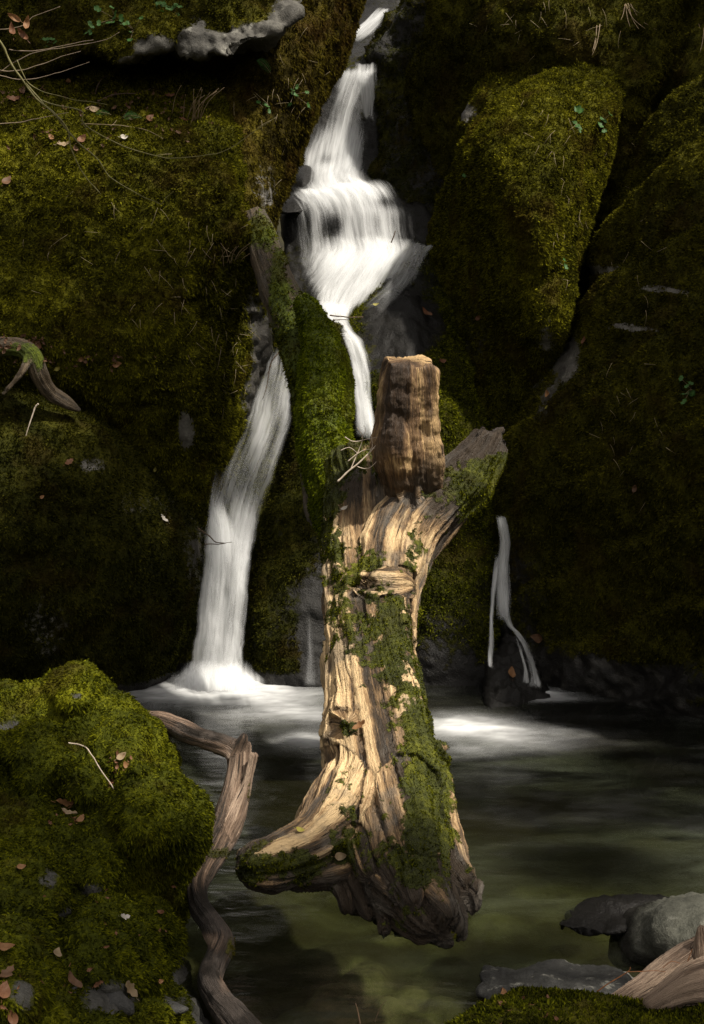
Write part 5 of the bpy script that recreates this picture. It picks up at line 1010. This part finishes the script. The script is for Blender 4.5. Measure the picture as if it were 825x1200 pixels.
# ------------------------------------------------------------------ unseen trees added outside the frame, crowns placed to shade chosen spots
SUN_DIR = np.array(_sd)
def shade_tree(name, label, foot, clumps, seed):
    r = np.random.default_rng(seed); root = tag(empty(name, foot), label, 'shade tree'); foot = np.asarray(foot, float)
    V, F, C, b = [], [], [], 0
    cen = np.mean([c for c, _ in clumps], 0); top = cen + np.array([0, 0, 0.3])
    def add(P, rad):
        nonlocal b
        v, f, c, _, _ = tube(P, rad, 8); V.append(v); F.append(f + b); C.append(c + b); b += len(v)
    tr = catmull([foot - [0, 0, .3], foot + (top - foot) * .35 + [0.15, 0.1, 0], foot + (top - foot) * .7 + [-.1, 0, 0], top], 14); add(tr, np.linspace(0.2, 0.05, 14))
    for c, rr in clumps:
        k = int(r.integers(5, 11)); add(catmull([tr[k], tr[k] * .5 + c * .5 + r.normal(0, .12, 3), c], 8), np.linspace(0.05, 0.012, 8))
    mesh('trunk', np.concatenate(V), [np.concatenate(F), np.concatenate(C)], WBARK, root)
    LVs = []
    for c, rr in clumps:
        n = int(1700 * rr ** 2 + 60)
        q = r.normal(size=(n, 3)); q /= np.linalg.norm(q, axis=1)[:, None]; q *= (r.random(n) ** 0.4)[:, None] * rr
        p = c + q * (1 + 0.25 * fbm(q + c, 3, 2))[:, None]
        d = r.normal(size=(n, 3)); d /= np.linalg.norm(d, axis=1)[:, None]; e = np.cross(d, r.normal(size=(n, 3))); e /= np.linalg.norm(e, axis=1)[:, None]
        s = r.uniform(0.05, 0.085, n)[:, None]; LVs.append(np.stack([p - d * s, p + e * s * .55, p + d * s, p - e * s * .55], 1).reshape(-1, 3))
    LVs = np.concatenate(LVs); mesh('crown', LVs, np.arange(len(LVs)).reshape(-1, 4), TREELEAF, root, smooth=False)
WBARK = plain_mat('bark', (0.04, 0.032, 0.024), (0.11, 0.09, 0.07), 0.9)
TREELEAF = plain_mat('tree_leaf', (0.03, 0.06, 0.012), (0.06, 0.10, 0.02), 0.6, 30, 0.3)
def shade(px, py, Y, r, t):  # leaf clump set on the sun ray so its shadow lands here
    p = at(px, py, Y) if Y is not None else water_point(np.array(float(px)), np.array(float(py)))
    return (np.asarray(p) + SUN_DIR * t, r)
shade_tree('added_shade_tree', 'added unseen tree whose crown shades the pool and right wall', [4.6, 5.2, 1.6],
    [shade(700, 680, 7.0, .5, 6), shade(790, 660, 6.5, .42, 6), shade(800, 780, 6.6, .45, 6.2), shade(640, 720, 7.2, .4, 6.2), shade(620, 560, 7.6, .35, 6.2), shade(700, 800, 7.0, .4, 6.2), shade(790, 900, None, .34, 6), shade(600, 720, 7.3, .3, 6), shade(700, 1020, None, .3, 6)], 1)
shade_tree('added_shade_tree', 'added unseen tall tree that shades the top right rocks', [5.5, 8.6, 3.0],
    [shade(780, 60, 8.6, .35, 7), shade(520, 100, 9.6, .4, 7), shade(490, 190, 9.8, .4, 7)], 2)
shade_tree('added_shade_tree', 'added unseen slender tree that shades the foreground moss and near pool', [4.2, 2.0, 0.6],
    [shade(5, 860, 4.3, .22, 6), shade(40, 940, 4.0, .24, 6), shade(30, 1040, 3.6, .26, 6), shade(15, 1150, 3.1, .28, 6), shade(110, 1180, 3.2, .22, 6), shade(90, 1010, 3.8, .18, 6.2), shade(170, 1160, 3.6, .16, 6.1), shade(190, 1070, 3.95, .15, 6.1), shade(100, 1090, 3.5, .14, 6.3), shade(300, 1100, None, .22, 6), shade(640, 1100, None, .2, 6), shade(430, 1085, None, .26, 5.8), shade(530, 1112, None, .2, 5.8), shade(350, 1075, None, .2, 5.8), shade(220, 1090, 4.0, .16, 6)], 3)
shade_tree('added_shade_tree', 'added unseen dense tree that shades the left boulder and rock face', [4.8, 7.0, 2.4],
    [shade(90, 650, 6.5, .38, 7.5), shade(30, 730, 6.4, .4, 7.5), shade(160, 750, 6.8, .34, 7.5), shade(30, 300, 6.95, .22, 7.8), shade(110, 400, 6.9, .18, 7.8), shade(20, 420, 6.7, .2, 7.8), shade(150, 520, 6.9, .24, 7.6), shade(60, 40, 7.7, .34, 8), shade(190, 15, 7.6, .3, 8)], 4)
